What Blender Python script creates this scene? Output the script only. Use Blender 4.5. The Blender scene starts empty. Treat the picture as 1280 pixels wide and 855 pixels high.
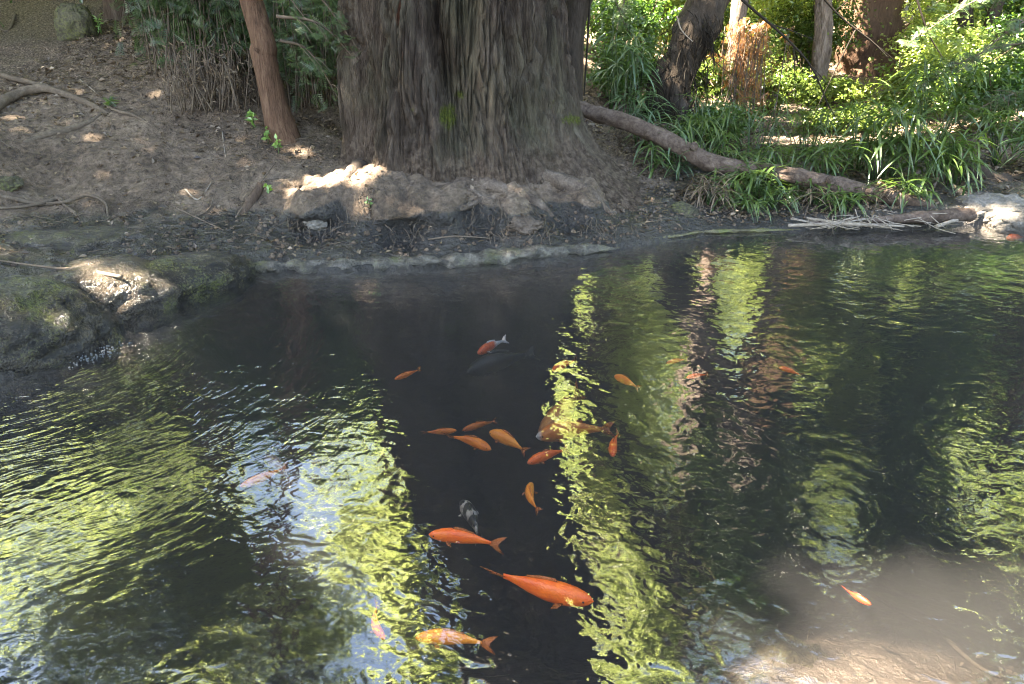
import bpy, math, random
import numpy as np
from mathutils import Vector

S = bpy.context.scene
C = S.collection
rng = np.random.default_rng(7)
random.seed(7)
R = math.radians
PI = math.pi

# ------------------------------------------------------------------ camera, sky, sun
CAM_H = 1.6
PITCH = R(25)
F = 917.0
cd = bpy.data.cameras.new('camera')
cam = bpy.data.objects.new('camera', cd); C.objects.link(cam)
cam.location = (0, 0, CAM_H)
cam.rotation_euler = (R(90) - PITCH, 0, 0)
cd.sensor_width = 36; cd.lens = F / 1280 * 36
cd.clip_start = 0.05; cd.clip_end = 500
S.camera = cam

SUN_EL = R(56)
SUN_AZ = math.atan2(-0.95, -0.28)            # from +Y towards +X
SUN = np.array([math.sin(SUN_AZ) * math.cos(SUN_EL), math.cos(SUN_AZ) * math.cos(SUN_EL), math.sin(SUN_EL)])
w = bpy.data.worlds.new('World'); S.world = w; w.use_nodes = True
nt = w.node_tree
sky = nt.nodes.new('ShaderNodeTexSky'); sky.sky_type = 'NISHITA'
sky.sun_disc = False; sky.sun_elevation = SUN_EL; sky.sun_rotation = SUN_AZ
bg = nt.nodes['Background']; bg.inputs[1].default_value = 0.05
nt.links.new(sky.outputs[0], bg.inputs[0])
sd = bpy.data.lights.new('sun', 'SUN'); sd.energy = 5.0; sd.angle = R(0.53); sd.color = (1, .95, .86)
so = bpy.data.objects.new('sun', sd); C.objects.link(so)
so.rotation_euler = Vector(SUN).to_track_quat('Z', 'Y').to_euler()
S.view_settings.view_transform = 'Standard'; S.view_settings.look = 'None'
S.view_settings.gamma = 1; S.view_settings.use_curve_mapping = False
S.view_settings.exposure = 5.1
S.view_settings.use_white_balance = True; S.view_settings.white_balance_temperature = 7600; S.view_settings.white_balance_tint = 10
cy = S.cycles
cy.use_denoising = True; cy.filter_width = 1.05
cy.max_bounces = 7; cy.diffuse_bounces = 3; cy.glossy_bounces = 3; cy.transmission_bounces = 4
cy.transparent_max_bounces = 16; cy.volume_bounces = 1
cy.sample_clamp_indirect = 8; cy.caustics_reflective = False; cy.caustics_refractive = False

# ------------------------------------------------------------------ helpers
cP, sP = math.cos(PITCH), math.sin(PITCH)
def ray(px, py):
    u = (px - 640) / F; v = (427.5 - py) / F
    return np.array([u, cP + v * sP, -sP + v * cP])
def P(px, py, z=0.0):                       # photo pixel -> point of the place at height z
    d = ray(px, py); t = (z - CAM_H) / d[2]
    return np.array([d[0] * t, d[1] * t, z])
def PY(px, py, y):                          # photo pixel -> point of the place at distance y
    d = ray(px, py); t = y / d[1]
    return np.array([d[0] * t, y, CAM_H + d[2] * t])

_perm = np.random.default_rng(3).permutation(256)
_perm = np.concatenate([_perm, _perm, _perm])
_grad = np.random.default_rng(4).normal(size=(256, 3)); _grad /= np.linalg.norm(_grad, axis=1)[:, None]
def pn(x, y, z=0.0):
    x, y, z = np.broadcast_arrays(np.asarray(x, float), np.asarray(y, float), np.asarray(z, float))
    xi = np.floor(x).astype(int); yi = np.floor(y).astype(int); zi = np.floor(z).astype(int)
    xf = x - xi; yf = y - yi; zf = z - zi
    xi &= 255; yi &= 255; zi &= 255
    f = lambda t: t * t * t * (t * (t * 6 - 15) + 10)
    u, v, w_ = f(xf), f(yf), f(zf)
    out = 0
    for a in (0, 1):
        for b in (0, 1):
            for c in (0, 1):
                h = _perm[_perm[_perm[(xi + a) & 255] + ((yi + b) & 255)] + ((zi + c) & 255)]
                g = _grad[h]
                d = g[..., 0] * (xf - a) + g[..., 1] * (yf - b) + g[..., 2] * (zf - c)
                out = out + d * (u if a else 1 - u) * (v if b else 1 - v) * (w_ if c else 1 - w_)
    return out * 1.5
def fbm(x, y, z=0.0, o=4, g=.5):
    s = 0; a = 1.0; k = 1.0
    for i in range(o):
        s = s + a * pn(x * k + i * 17.3, y * k + i * 5.1, np.asarray(z) * k + i * 9.7); a *= g; k *= 2.03
    return s

class MB:
    def __init__(s): s.v = []; s.q = []; s.t = []; s.a = []; s.n = 0
    def add(s, v, q=None, t=None, tint=0.0):
        v = np.asarray(v, float).reshape(-1, 3)
        if q is not None and len(q): s.q.append(np.asarray(q, int).reshape(-1, 4) + s.n)
        if t is not None and len(t): s.t.append(np.asarray(t, int).reshape(-1, 3) + s.n)
        s.a.append(np.broadcast_to(np.asarray(tint, float), (len(v),)))
        s.v.append(v); s.n += len(v); return s
    def build(s, name, mat, parent=None, smooth=True, attrs=None):
        v = np.concatenate(s.v); me = bpy.data.meshes.new(name)
        q = np.concatenate(s.q) if s.q else np.zeros((0, 4), int)
        t = np.concatenate(s.t) if s.t else np.zeros((0, 3), int)
        if parent is not None: v = v - np.array(parent.location)
        me.vertices.add(len(v)); me.vertices.foreach_set('co', v.astype(np.float32).ravel())
        li = np.concatenate([q.ravel(), t.ravel()]).astype(np.int32)
        me.loops.add(len(li)); me.loops.foreach_set('vertex_index', li)
        ls = np.concatenate([np.arange(len(q)) * 4, len(q) * 4 + np.arange(len(t)) * 3]).astype(np.int32)
        me.polygons.add(len(ls)); me.polygons.foreach_set('loop_start', ls)
        me.polygons.foreach_set('use_smooth', np.full(len(ls), smooth, bool))
        me.update(calc_edges=True)
        at = me.attributes.new('tint', 'FLOAT', 'POINT'); at.data.foreach_set('value', np.concatenate(s.a).astype(np.float32))
        for k, arr in (attrs or {}).items():
            at = me.attributes.new(k, 'FLOAT', 'POINT'); at.data.foreach_set('value', np.asarray(arr, np.float32))
        me.materials.append(mat)
        o = bpy.data.objects.new(name, me); C.objects.link(o)
        if parent is not None: o.parent = parent
        return o
def tag(o, label=None, cat=None, group=None, kind=None):
    if label: o['label'] = label
    if cat: o['category'] = cat
    if group: o['group'] = group
    if kind: o['kind'] = kind
    return o
def thing(name, label, cat, loc, group=None):
    o = bpy.data.objects.new(name, None); o.empty_display_size = .1; C.objects.link(o)
    o.location = tuple(float(c) for c in loc)
    return tag(o, label, cat, group)

def smooth_path(pts, n):
    p = np.asarray(pts, float); k = len(p)
    if k == 2: 
        t = np.linspace(0, 1, n)[:, None]; return p[0] * (1 - t) + p[1] * t
    e = np.vstack([2 * p[0] - p[1], p, 2 * p[-1] - p[-2]])
    t = np.linspace(0, k - 1 - 1e-9, n); i = t.astype(int); f = (t - i)[:, None]
    a, b, c, d = e[i], e[i + 1], e[i + 2], e[i + 3]
    return .5 * (2 * b + (c - a) * f + (2 * a - 5 * b + 4 * c - d) * f ** 2 + (3 * b - a - 3 * c + d) * f ** 3)
def tube(mb, pts, rad, seg=8, n=None, rough=0.0, rf=6.0, tint=0.0, seed=0.0):
    pts = np.asarray(pts, float); n = n or max(2, len(pts) * 4)
    c = smooth_path(pts, n)
    r = np.interp(np.linspace(0, 1, n), np.linspace(0, 1, len(rad)), rad) if np.ndim(rad) else np.full(n, rad)
    tg = np.gradient(c, axis=0); tg /= np.linalg.norm(tg, axis=1)[:, None] + 1e-9
    ref = np.array([0, 0, 1.0]) if abs(tg[:, 2]).mean() < .8 else np.array([1.0, 0, 0])
    a = np.cross(tg, ref); a /= np.linalg.norm(a, axis=1)[:, None] + 1e-9
    b = np.cross(tg, a)
    th = np.linspace(0, 2 * PI, seg, endpoint=False)
    rr = r[:, None] * np.ones(seg)
    if rough:
        L = np.concatenate([[0], np.cumsum(np.linalg.norm(np.diff(c, axis=0), axis=1))])
        rr = rr * (1 + rough * fbm(np.cos(th)[None] * 1.3 + seed, np.sin(th)[None] * 1.3, L[:, None] * rf, 3))
    v = c[:, None] + rr[..., None] * (np.cos(th)[None, :, None] * a[:, None] + np.sin(th)[None, :, None] * b[:, None])
    i = np.arange(n - 1)[:, None] * seg; j = np.arange(seg)[None]; j2 = (j + 1) % seg
    q = np.stack([i + j, i + j2, i + seg + j2, i + seg + j], -1).reshape(-1, 4)
    v = np.vstack([v.reshape(-1, 3), c[0], c[-1]])
    k = n * seg
    jj = np.arange(seg); t = np.concatenate([np.stack([np.full(seg, k), (jj + 1) % seg, jj], -1),
                         np.stack([np.full(seg, k + 1), (n - 1) * seg + jj, (n - 1) * seg + (jj + 1) % seg], -1)])
    mb.add(v, q, t, tint)
    return c

def rot_frames(n, up, spin=None):
    """frames whose z is near `up` (n,3) and y is spun at random"""
    up = up / (np.linalg.norm(up, axis=1)[:, None] + 1e-9)
    r = rng.normal(size=(n, 3)) if spin is None else spin
    x = np.cross(r, up); x /= np.linalg.norm(x, axis=1)[:, None] + 1e-9
    y = np.cross(up, x)
    return np.stack([x, y, up], -1)
LEAF = np.array([[0, 0, 0], [.32, .42, .10], [0, 1, -.06], [-.32, .42, .10]])
LEAF_T = np.array([[0, 1, 2], [0, 2, 3]])
THIN = np.array([[0, 0, 0], [.10, .4, .03], [0, 1, -.14], [-.10, .4, .03]])
def make_spray(k=8, w_=.075):
    v = []; t = []
    for i in range(k):
        y = i / k; L = .42 * (1 - .65 * y)
        for s_ in (-1, 1):
            b = len(v)
            v += [[0, y - .02, 0], [s_ * L * .5, y + .10 + w_ * .5, -.01], [s_ * L, y + .16, -.05], [s_ * L * .5, y + .10 - w_ * .5, -.01]]
            t += [[b, b + 1, b + 2], [b, b + 2, b + 3]]
    b = len(v); v += [[.012, 0, 0], [0, 1.12, -.04], [-.012, 0, 0]]; t += [[b, b + 1, b + 2]]
    return np.array(v, float), np.array(t)
SPRAY, SPRAY_T = make_spray()
def scatter(mb, pos, size, up, tmpl=LEAF, tri=LEAF_T, tint=None, spin=None):
    n = len(pos)
    if not n: return
    M = rot_frames(n, up, spin)
    v = np.einsum('nij,kj->nki', M, tmpl) * np.asarray(size).reshape(-1, 1, 1) + pos[:, None]
    k = len(tmpl)
    t = (np.arange(n)[:, None, None] * k + tri[None]).reshape(-1, 3)
    ti = rng.random(n) if tint is None else tint
    mb.add(v.reshape(-1, 3), None, t, np.repeat(ti, k))

# ------------------------------------------------------------------ materials
class NG:
    def __init__(s, name):
        s.m = bpy.data.materials.new(name); s.m.use_nodes = True; s.t = s.m.node_tree
        s.t.nodes.clear(); s.out = s.n('ShaderNodeOutputMaterial')
    def n(s, typ, **kw):
        nd = s.t.nodes.new(typ)
        for k, v in kw.items(): setattr(nd, k, v)
        return nd
    def l(s, a, b): s.t.links.new(a, b)
    def put(s, sock, v):
        if isinstance(v, bpy.types.NodeSocket): s.l(v, sock)
        elif v is not None: sock.default_value = v
    def coord(s, scale=(1, 1, 1), kind='Object'):
        tc = s.n('ShaderNodeTexCoord'); mp = s.n('ShaderNodeMapping'); s.l(tc.outputs[kind], mp.inputs[0])
        mp.inputs['Scale'].default_value = scale; return mp.outputs[0]
    def noise(s, vec, scale, detail=4, rough=.55, dist=0):
        nd = s.n('ShaderNodeTexNoise'); s.l(vec, nd.inputs['Vector']); nd.inputs['Scale'].default_value = scale
        nd.inputs['Detail'].default_value = detail; nd.inputs['Roughness'].default_value = rough; nd.inputs['Distortion'].default_value = dist
        return nd.outputs[0]
    def voro(s, vec, scale, feature='F1'):
        nd = s.n('ShaderNodeTexVoronoi'); nd.feature = feature; s.l(vec, nd.inputs['Vector']); nd.inputs['Scale'].default_value = scale
        return nd.outputs[0]
    def ramp(s, fac, stops):
        nd = s.n('ShaderNodeValToRGB'); s.put(nd.inputs[0], fac); e = nd.color_ramp.elements
        while len(e) < len(stops): e.new(.5)
        for i, (p, c) in enumerate(stops):
            e[i].position = p; e[i].color = (*c, 1) if np.ndim(c) else (c, c, c, 1)
        return nd.outputs[0]
    def mix(s, f, a, b, mode='MIX'):
        nd = s.n('ShaderNodeMix', data_type='RGBA', blend_type=mode)
        s.put(nd.inputs[0], f)
        for i, x in ((6, a), (7, b)): s.put(nd.inputs[i], (*x, 1) if isinstance(x, tuple) else x)
        return nd.outputs[2]
    def math(s, op, a, b=None, c=None, clamp=False):
        nd = s.n('ShaderNodeMath', operation=op, use_clamp=clamp); s.put(nd.inputs[0], a)
        if b is not None: s.put(nd.inputs[1], b)
        if c is not None: s.put(nd.inputs[2], c)
        return nd.outputs[0]
    def attr(s, name): 
        nd = s.n('ShaderNodeAttribute'); nd.attribute_name = name; return nd.outputs['Fac']
    def bump(s, h, dist, strength=1.0, normal=None):
        nd = s.n('ShaderNodeBump'); s.l(h, nd.inputs['Height']); nd.inputs['Distance'].default_value = dist
        nd.inputs['Strength'].default_value = strength
        if normal is not None: s.l(normal, nd.inputs['Normal'])
        return nd.outputs[0]
    def bsdf(s, col, rough=.8, spec=.3, normal=None, coat=0, sss=0):
        b = s.n('ShaderNodeBsdfPrincipled')
        s.put(b.inputs['Base Color'], (*col, 1) if isinstance(col, tuple) else col)
        s.put(b.inputs['Roughness'], rough); s.put(b.inputs['Specular IOR Level'], spec)
        if normal is not None: s.l(normal, b.inputs['Normal'])
        if coat: s.put(b.inputs['Coat Weight'], coat); b.inputs['Coat Roughness'].default_value = .12
        return b.outputs[0]
    def done(s, sh): s.l(sh, s.out.inputs[0]); return s.m

def mat_leaf(name, dark, light, trans, tw=.5, gloss=.06, vary=.8):
    g = NG(name); t = g.attr('tint')
    n = g.noise(g.coord(), 1.7, 2)
    f = g.math('ADD', g.math('MULTIPLY', t, vary), g.math('MULTIPLY', g.math('SUBTRACT', n, .5), .9), clamp=True)
    col = g.mix(f, dark, light)
    d = g.n('ShaderNodeBsdfDiffuse'); g.l(col, d.inputs[0])
    tr = g.n('ShaderNodeBsdfTranslucent'); g.l(g.mix(f, tuple(.6 * c for c in trans), trans), tr.inputs[0])
    m = g.n('ShaderNodeMixShader'); m.inputs[0].default_value = tw; g.l(d.outputs[0], m.inputs[1]); g.l(tr.outputs[0], m.inputs[2])
    gl = g.n('ShaderNodeBsdfGlossy'); gl.inputs['Roughness'].default_value = .38; gl.inputs[0].default_value = (1, 1, 1, 1)
    m2 = g.n('ShaderNodeMixShader'); m2.inputs[0].default_value = gloss; g.l(m.outputs[0], m2.inputs[1]); g.l(gl.outputs[0], m2.inputs[2])
    return g.done(m2.outputs[0])
def mat_bark(name, stops, stretch=(9, 9, 1.4), bump=.02, moss=False, rough=.9, fine=40):
    g = NG(name); v = g.coord(stretch)
    n1 = g.noise(v, 1.0, 6, .65, .4); n2 = g.noise(g.coord((1, 1, 1)), 1.3, 3); n3 = g.noise(g.coord((fine, fine, fine * .3)), 1, 3)
    f = g.math('ADD', g.math('MULTIPLY', n1, .45), g.math('ADD', g.math('MULTIPLY', n2, .25), g.math('MULTIPLY', g.noise(g.coord(tuple(2.6 * c for c in stretch)), 1.0, 5, .7, .5), .3)))
    col = g.ramp(f, stops)
    if moss:
        col = g.mix(g.ramp(g.noise(g.coord((1, 1, .6)), 2.1, 4, .6), [(.45, 0.0), (.68, .5)]), col, g.ramp(n1, [(.3, (.014, .016, .009)), (.65, (.075, .08, .045))]))
        col = g.mix(g.math('MULTIPLY', g.attr('dirt'), .85), col, g.ramp(g.noise(g.coord(), 24, 5, .65), [(.35, (.020, .0135, .0095)), (.5, (.070, .050, .037)), (.65, (.13, .099, .076))]))
        mf = g.math('MULTIPLY', g.attr('moss'), g.math('ADD', .12, g.noise(g.coord(), 17, 6, .75)), clamp=True)
        mf = g.ramp(mf, [(.44, 0.0), (.60, .9)])
        col = g.mix(mf, col, g.ramp(g.noise(g.coord(), 60, 2), [(.3, (.026, .034, .006)), (.7, (.085, .10, .014))]))
        red = g.ramp(g.math('MULTIPLY', g.attr('red'), g.math('ADD', .45, n1), clamp=True), [(.4, 0.0), (.7, .7)])
        col = g.mix(red, col, g.ramp(n1, [(.35, (.05, .017, .010)), (.6, (.16, .052, .030))]))
    n4 = g.noise(g.coord(tuple(3.2 * c for c in stretch)), 1.0, 5, .7, .6)
    nb = g.bump(g.math('ADD', g.math('ADD', n1, g.math('MULTIPLY', n4, .6)), g.math('MULTIPLY', n3, .35)), bump)
    return g.done(g.bsdf(col, rough, .15, nb))

M = {}
M['bark_giant'] = mat_bark('giant bark', [(.35, (.010, .0075, .0058)), (.45, (.036, .026, .020)), (.55, (.074, .057, .044)), (.67, (.135, .115, .094))], (12, 12, 2.2), .065, True)
M['bark_red'] = mat_bark('reddish bark', [(.34, (.035, .021, .014)), (.5, (.095, .055, .036)), (.66, (.16, .105, .072))], (34, 34, 4), .02)
M['bark_brown'] = mat_bark('brown bark', [(.34, (.02, .013, .009)), (.5, (.07, .048, .035)), (.66, (.13, .10, .075))], (18, 18, 3), .02)
M['bark_dark'] = mat_bark('dark bark', [(.3, (.012, .010, .008)), (.5, (.04, .031, .024)), (.72, (.10, .08, .06))], (14, 14, 4), .03)
M['bark_pale'] = mat_bark('pale bark', [(.36, (.04, .028, .02)), (.5, (.16, .12, .095)), (.64, (.32, .26, .22))], (14, 14, 3), .06)
M['log'] = mat_bark('log bark', [(.34, (.018, .0125, .010)), (.46, (.058, .041, .032)), (.58, (.11, .083, .067)), (.70, (.20, .16, .135))], (16, 16, 16), .012, fine=60)
M['twig'] = mat_bark('twig bark', [(.3, (.03, .022, .016)), (.5, (.085, .066, .05)), (.7, (.16, .13, .10))], (30, 30, 30), .003)
M['twig_pale'] = mat_bark('weathered wood', [(.3, (.09, .073, .056)), (.5, (.19, .16, .13)), (.7, (.30, .26, .215))], (30, 30, 30), .003)
M['twig_dark'] = mat_bark('dark twig', [(.3, (.008, .006, .005)), (.7, (.03, .024, .018))], (30, 30, 30), .003)
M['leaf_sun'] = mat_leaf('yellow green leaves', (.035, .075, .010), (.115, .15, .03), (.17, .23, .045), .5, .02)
M['leaf_lit'] = mat_leaf('brightened sunlit leaves', (.07, .13, .015), (.20, .27, .035), (.60, .70, .23), .65, .05)  # sunlight put into the leaf colour to brighten crowns and mirrored foliage
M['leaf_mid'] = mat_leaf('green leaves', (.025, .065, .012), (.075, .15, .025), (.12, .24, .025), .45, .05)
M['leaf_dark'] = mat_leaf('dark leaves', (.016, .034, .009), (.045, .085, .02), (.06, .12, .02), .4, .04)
M['leaf_conifer'] = mat_leaf('conifer needles', (.030, .060, .022), (.085, .13, .055), (.10, .17, .04), .4, .04)
M['leaf_sedge'] = mat_leaf('sedge blades', (.024, .055, .010), (.085, .145, .022), (.12, .20, .02), .42, .06)
M['leaf_blue'] = mat_leaf('blue green blades', (.028, .070, .026), (.085, .155, .055), (.10, .18, .035), .38, .07)
M['leaf_dry'] = mat_leaf('dry leaves', (.03, .019, .012), (.21, .155, .105), (.08, .055, .03), .2, .03, 1.0)
M['leaf_rust'] = mat_leaf('rusty fronds', (.12, .045, .012), (.34, .15, .05), (.3, .13, .03), .4, .03)
M['leaf_bright'] = mat_leaf('fresh sprout leaves', (.07, .16, .02), (.18, .32, .05), (.16, .30, .03), .35, .07)

def mat_ground():
    g = NG('forest soil and mud'); o = g.coord()
    n1 = g.noise(o, 2.2, 5); n2 = g.noise(o, 24, 5, .65); n3 = g.noise(o, 110, 3, .6); vo = g.voro(o, 38)
    f = g.math('ADD', g.math('MULTIPLY', n1, .45), g.math('MULTIPLY', n2, .55))
    soil = g.ramp(f, [(.32, (.018, .012, .008)), (.45, (.068, .047, .032)), (.56, (.120, .087, .062)), (.70, (.21, .163, .122))])
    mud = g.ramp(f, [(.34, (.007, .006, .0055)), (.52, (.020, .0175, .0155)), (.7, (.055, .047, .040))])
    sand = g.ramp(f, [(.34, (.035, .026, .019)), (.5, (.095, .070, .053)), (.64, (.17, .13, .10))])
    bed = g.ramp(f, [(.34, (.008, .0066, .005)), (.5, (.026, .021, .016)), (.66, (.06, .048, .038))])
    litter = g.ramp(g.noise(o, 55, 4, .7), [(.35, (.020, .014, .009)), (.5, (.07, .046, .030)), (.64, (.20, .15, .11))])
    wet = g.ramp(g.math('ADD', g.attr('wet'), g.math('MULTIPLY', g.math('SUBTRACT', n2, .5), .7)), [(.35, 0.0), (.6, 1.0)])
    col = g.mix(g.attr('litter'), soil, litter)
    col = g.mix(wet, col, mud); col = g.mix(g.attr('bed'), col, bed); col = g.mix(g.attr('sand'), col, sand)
    mo = g.ramp(g.math('MULTIPLY', g.attr('moss'), g.noise(o, 16, 5, .7)), [(.42, 0.0), (.6, .8)])
    col = g.mix(mo, col, (.06, .065, .018))
    h = g.math('ADD', g.math('MULTIPLY', n2, 1.0), g.math('ADD', g.math('MULTIPLY', n3, .35), g.math('MULTIPLY', vo, .25)))
    rough = g.math('SUBTRACT', .92, g.math('MULTIPLY', wet, .56))
    return g.done(g.bsdf(col, rough, .42, g.bump(h, .035)))
M['ground'] = mat_ground()

def mat_rock(name, stops, rough=.85, wet=False, moss=0.0, scale=5, bumpd=.03):
    g = NG(name); o = g.coord()
    n1 = g.noise(o, scale, 6, .62); n2 = g.noise(o, scale * 9, 4, .6); n0 = g.noise(o, scale * .5, 3)
    col = g.ramp(g.math('ADD', g.math('MULTIPLY', n1, .6), g.math('MULTIPLY', n2, .4)), stops)
    if moss:
        mf = g.ramp(g.math('ADD', g.math('MULTIPLY', n0, .6), g.math('MULTIPLY', n2, .4)), [(.62 - moss * .35, 0.0), (.74 - moss * .35, .9)])
        col = g.mix(mf, col, g.ramp(n2, [(.35, (.022, .030, .008)), (.6, (.085, .095, .022))]))
    h = g.math('ADD', n1, g.math('MULTIPLY', n2, .5))
    if wet:
        fl = g.noise(g.coord((70, 70, 40)), 1, 4, .65)
        h = g.math('ADD', h, g.math('MULTIPLY', fl, .55))
    return g.done(g.bsdf(col, rough, .55 if wet else .25, g.bump(h, bumpd), .12 if wet else 0))
M['rock_grey'] = mat_rock('grey rock', [(.34, (.03, .027, .023)), (.5, (.10, .09, .078)), (.66, (.20, .185, .165))], .85)
M['rock_moss'] = mat_rock('mossy boulder', [(.34, (.018, .016, .011)), (.5, (.06, .054, .036)), (.66, (.13, .118, .085))], .9, False, .42)
M['rock_wet'] = mat_rock('wet algae rock', [(.36, (.004, .0035, .003)), (.48, (.018, .0145, .010)), (.58, (.052, .042, .029)), (.70, (.12, .10, .075))], .17, True, .26, 9, .07)
M['rock_wet_tan'] = mat_rock('wet tan rock', [(.36, (.008, .0065, .005)), (.5, (.042, .033, .024)), (.64, (.11, .088, .066))], .2, True, .16, 9, .07)
M['rim'] = mat_rock('pool edging stone', [(.38, (.012, .010, .008)), (.5, (.070, .060, .047)), (.62, (.19, .17, .145))], .3, True, .25, 16, .04)
M['rim_thin'] = mat_rock('limey rim', [(.36, (.02, .017, .010)), (.5, (.085, .075, .044)), (.64, (.18, .165, .11))], .5, False, .35, 14, .01)
M['rock_bed'] = mat_rock('submerged rock', [(.34, (.025, .019, .010)), (.5, (.075, .058, .032)), (.66, (.14, .11, .065))], .8, False, .2, 8, .03)

def mat_water():
    g = NG('murky pond water')
    tc = g.n('ShaderNodeTexCoord'); o = tc.outputs['Object']
    W = P(120, 440)
    sub = g.n('ShaderNodeVectorMath', operation='SUBTRACT'); g.l(o, sub.inputs[0]); sub.inputs[1].default_value = (W[0] - .2, W[1] + .1, 0)
    wob = g.n('ShaderNodeTexNoise'); g.l(o, wob.inputs['Vector']); wob.inputs['Scale'].default_value = 2.2; wob.inputs['Detail'].default_value = 1
    wv = g.n('ShaderNodeVectorMath', operation='MULTIPLY_ADD'); g.l(wob.outputs['Color'], wv.inputs[0]); wv.inputs[1].default_value = (.22, .22, 0); g.l(sub.outputs[0], wv.inputs[2])
    sp = g.n('ShaderNodeSeparateXYZ'); g.l(wv.outputs[0], sp.inputs[0])
    ln = g.n('ShaderNodeVectorMath', operation='LENGTH'); g.l(wv.outputs[0], ln.inputs[0])
    r = ln.outputs['Value']; th = g.math('ARCTAN2', sp.outputs[0], sp.outputs[1])
    cb = g.n('ShaderNodeCombineXYZ'); g.l(g.math('MULTIPLY', r, 24), cb.inputs[0]); g.l(g.math('MULTIPLY', th, 5.5), cb.inputs[1])
    ring = g.noise(cb.outputs[0], 1.0, 2.5, .55, .25)
    # rings fade with the distance from the spill
    fall = g.n('ShaderNodeMapRange'); g.l(r, fall.inputs[0]); fall.inputs[1].default_value = .2; fall.inputs[2].default_value = 2.6; fall.inputs[3].default_value = 1; fall.inputs[4].default_value = 0.04
    fall.interpolation_type = 'SMOOTHSTEP'
    h1 = g.math('MULTIPLY', g.math('MULTIPLY', ring, fall.outputs[0]), .0060)
    mp = g.n('ShaderNodeMapping'); g.l(o, mp.inputs[0]); mp.inputs['Scale'].default_value = (1, 1.25, 1); mp.inputs['Rotation'].default_value = (0, 0, .5)
    n1 = g.noise(mp.outputs[0], 5.0, 1.0, .5, .3); n2 = g.noise(mp.outputs[0], 13, 1.0, .5, .6); n3 = g.noise(mp.outputs[0], 30, 1.0, .5, .6)
    h2 = g.math('ADD', g.math('MULTIPLY', n1, .0046), g.math('ADD', g.math('MULTIPLY', n2, .0023), g.math('MULTIPLY', n3, .00045)))
    h = g.math('ADD', h1, h2)
    bp = g.bump(h, 1.0)
    fr = g.n('ShaderNodeFresnel'); fr.inputs[0].default_value = 1.95; g.l(bp, fr.inputs['Normal'])
    tr = g.n('ShaderNodeBsdfTransparent')
    gl = g.n('ShaderNodeBsdfGlossy'); gl.inputs['Roughness'].default_value = 0.0; g.l(bp, gl.inputs['Normal']); gl.inputs[0].default_value = (1, 1, 1, 1)
    m = g.n('ShaderNodeMixShader'); geo = g.n('ShaderNodeNewGeometry')
    g.l(g.math('MULTIPLY', fr.outputs[0], g.math('SUBTRACT', 1.0, geo.outputs['Backfacing'])), m.inputs[0]); g.l(tr.outputs[0], m.inputs[1]); g.l(gl.outputs[0], m.inputs[2])
    pv = g.n('ShaderNodeVolumePrincipled'); pv.inputs['Color'].default_value = (.072, .071, .072, 1); pv.inputs['Density'].default_value = 1.9
    pv.inputs['Anisotropy'].default_value = .2
    g.l(pv.outputs[0], g.out.inputs['Volume'])
    return g.done(m.outputs[0])
M['water'] = mat_water()
def mat_plain(name, col, rough=.6, spec=.4):
    g = NG(name); n = g.noise(g.coord(), 30, 4)
    return g.done(g.bsdf(g.mix(n, tuple(.75 * c for c in col), tuple(min(1, 1.2 * c) for c in col)), rough, spec))

# ------------------------------------------------------------------ terrain
POOL = np.array([P(*p)[:2] for p in [(-260, 620), (-60, 500), (60, 450), (150, 400), (220, 362), (268, 343), (330, 339), (420, 340), (500, 336), (580, 330),
        (660, 322), (740, 314), (800, 306), (870, 293), (920, 289), (1000, 287), (1100, 285), (1200, 281), (1290, 277), (1500, 272)]]
        + [(5.5, 3.5), (5.0, .7), (2, .55), (-2, .55), (-3.4, 1.0)])
def sdist(x, y):
    """distance to the pool's edge, negative in the pool"""
    x = np.asarray(x, float); y = np.asarray(y, float)
    d = np.full(x.shape, 1e9); ins = np.zeros(x.shape, bool)
    for i in range(len(POOL)):
        a = POOL[i]; b = POOL[(i + 1) % len(POOL)]; e = b - a
        t = np.clip(((x - a[0]) * e[0] + (y - a[1]) * e[1]) / (e @ e), 0, 1)
        d = np.minimum(d, np.hypot(x - a[0] - t * e[0], y - a[1] - t * e[1]))
        c = (a[1] > y) != (b[1] > y)
        if e[1] != 0: ins ^= c & (x < a[0] + (y - a[1]) / e[1] * e[0])
    return np.where(ins, -d, d)
CP = [P(*p) for p in [
    (20, 300, .16), (120, 300, .15), (200, 318, .10), (300, 325, .07), (330, 300, .11), (420, 310, .09), (560, 308, .08), (700, 298, .08), (820, 280, .09), (860, 272, .10),
    (300, 280, .16), (380, 285, .13), (430, 290, .12), (500, 292, .11), (600, 290, .11), (700, 284, .10), (780, 274, .10), (840, 255, .14),
    (340, 240, .30), (380, 228, .34), (430, 250, .31), (480, 262, .27), (560, 262, .265), (640, 262, .25), (720, 258, .22), (790, 250, .17),
    (400, 205, .40), (450, 200, .42), (520, 190, .47), (600, 200, .45), (700, 215, .40), (450, 170, .50), (380, 170, .55),
    (250, 250, .25), (150, 250, .26), (50, 240, .30), (250, 190, .48), (150, 190, .52), (50, 180, .57), (-60, 190, .6), (0, 150, .70), (150, 130, .78), (300, 140, .72), (360, 165, .58),
    (80, 80, 1.03), (200, 80, 1.06), (120, 40, 1.28), (0, 40, 1.28), (260, 60, 1.2), (-150, 300, .25), (-150, 150, .75),
    (950, 276, .04), (1000, 274, .05), (1100, 270, .07), (1200, 264, .10), (1280, 252, .16), (1400, 252, .16)]]
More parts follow.
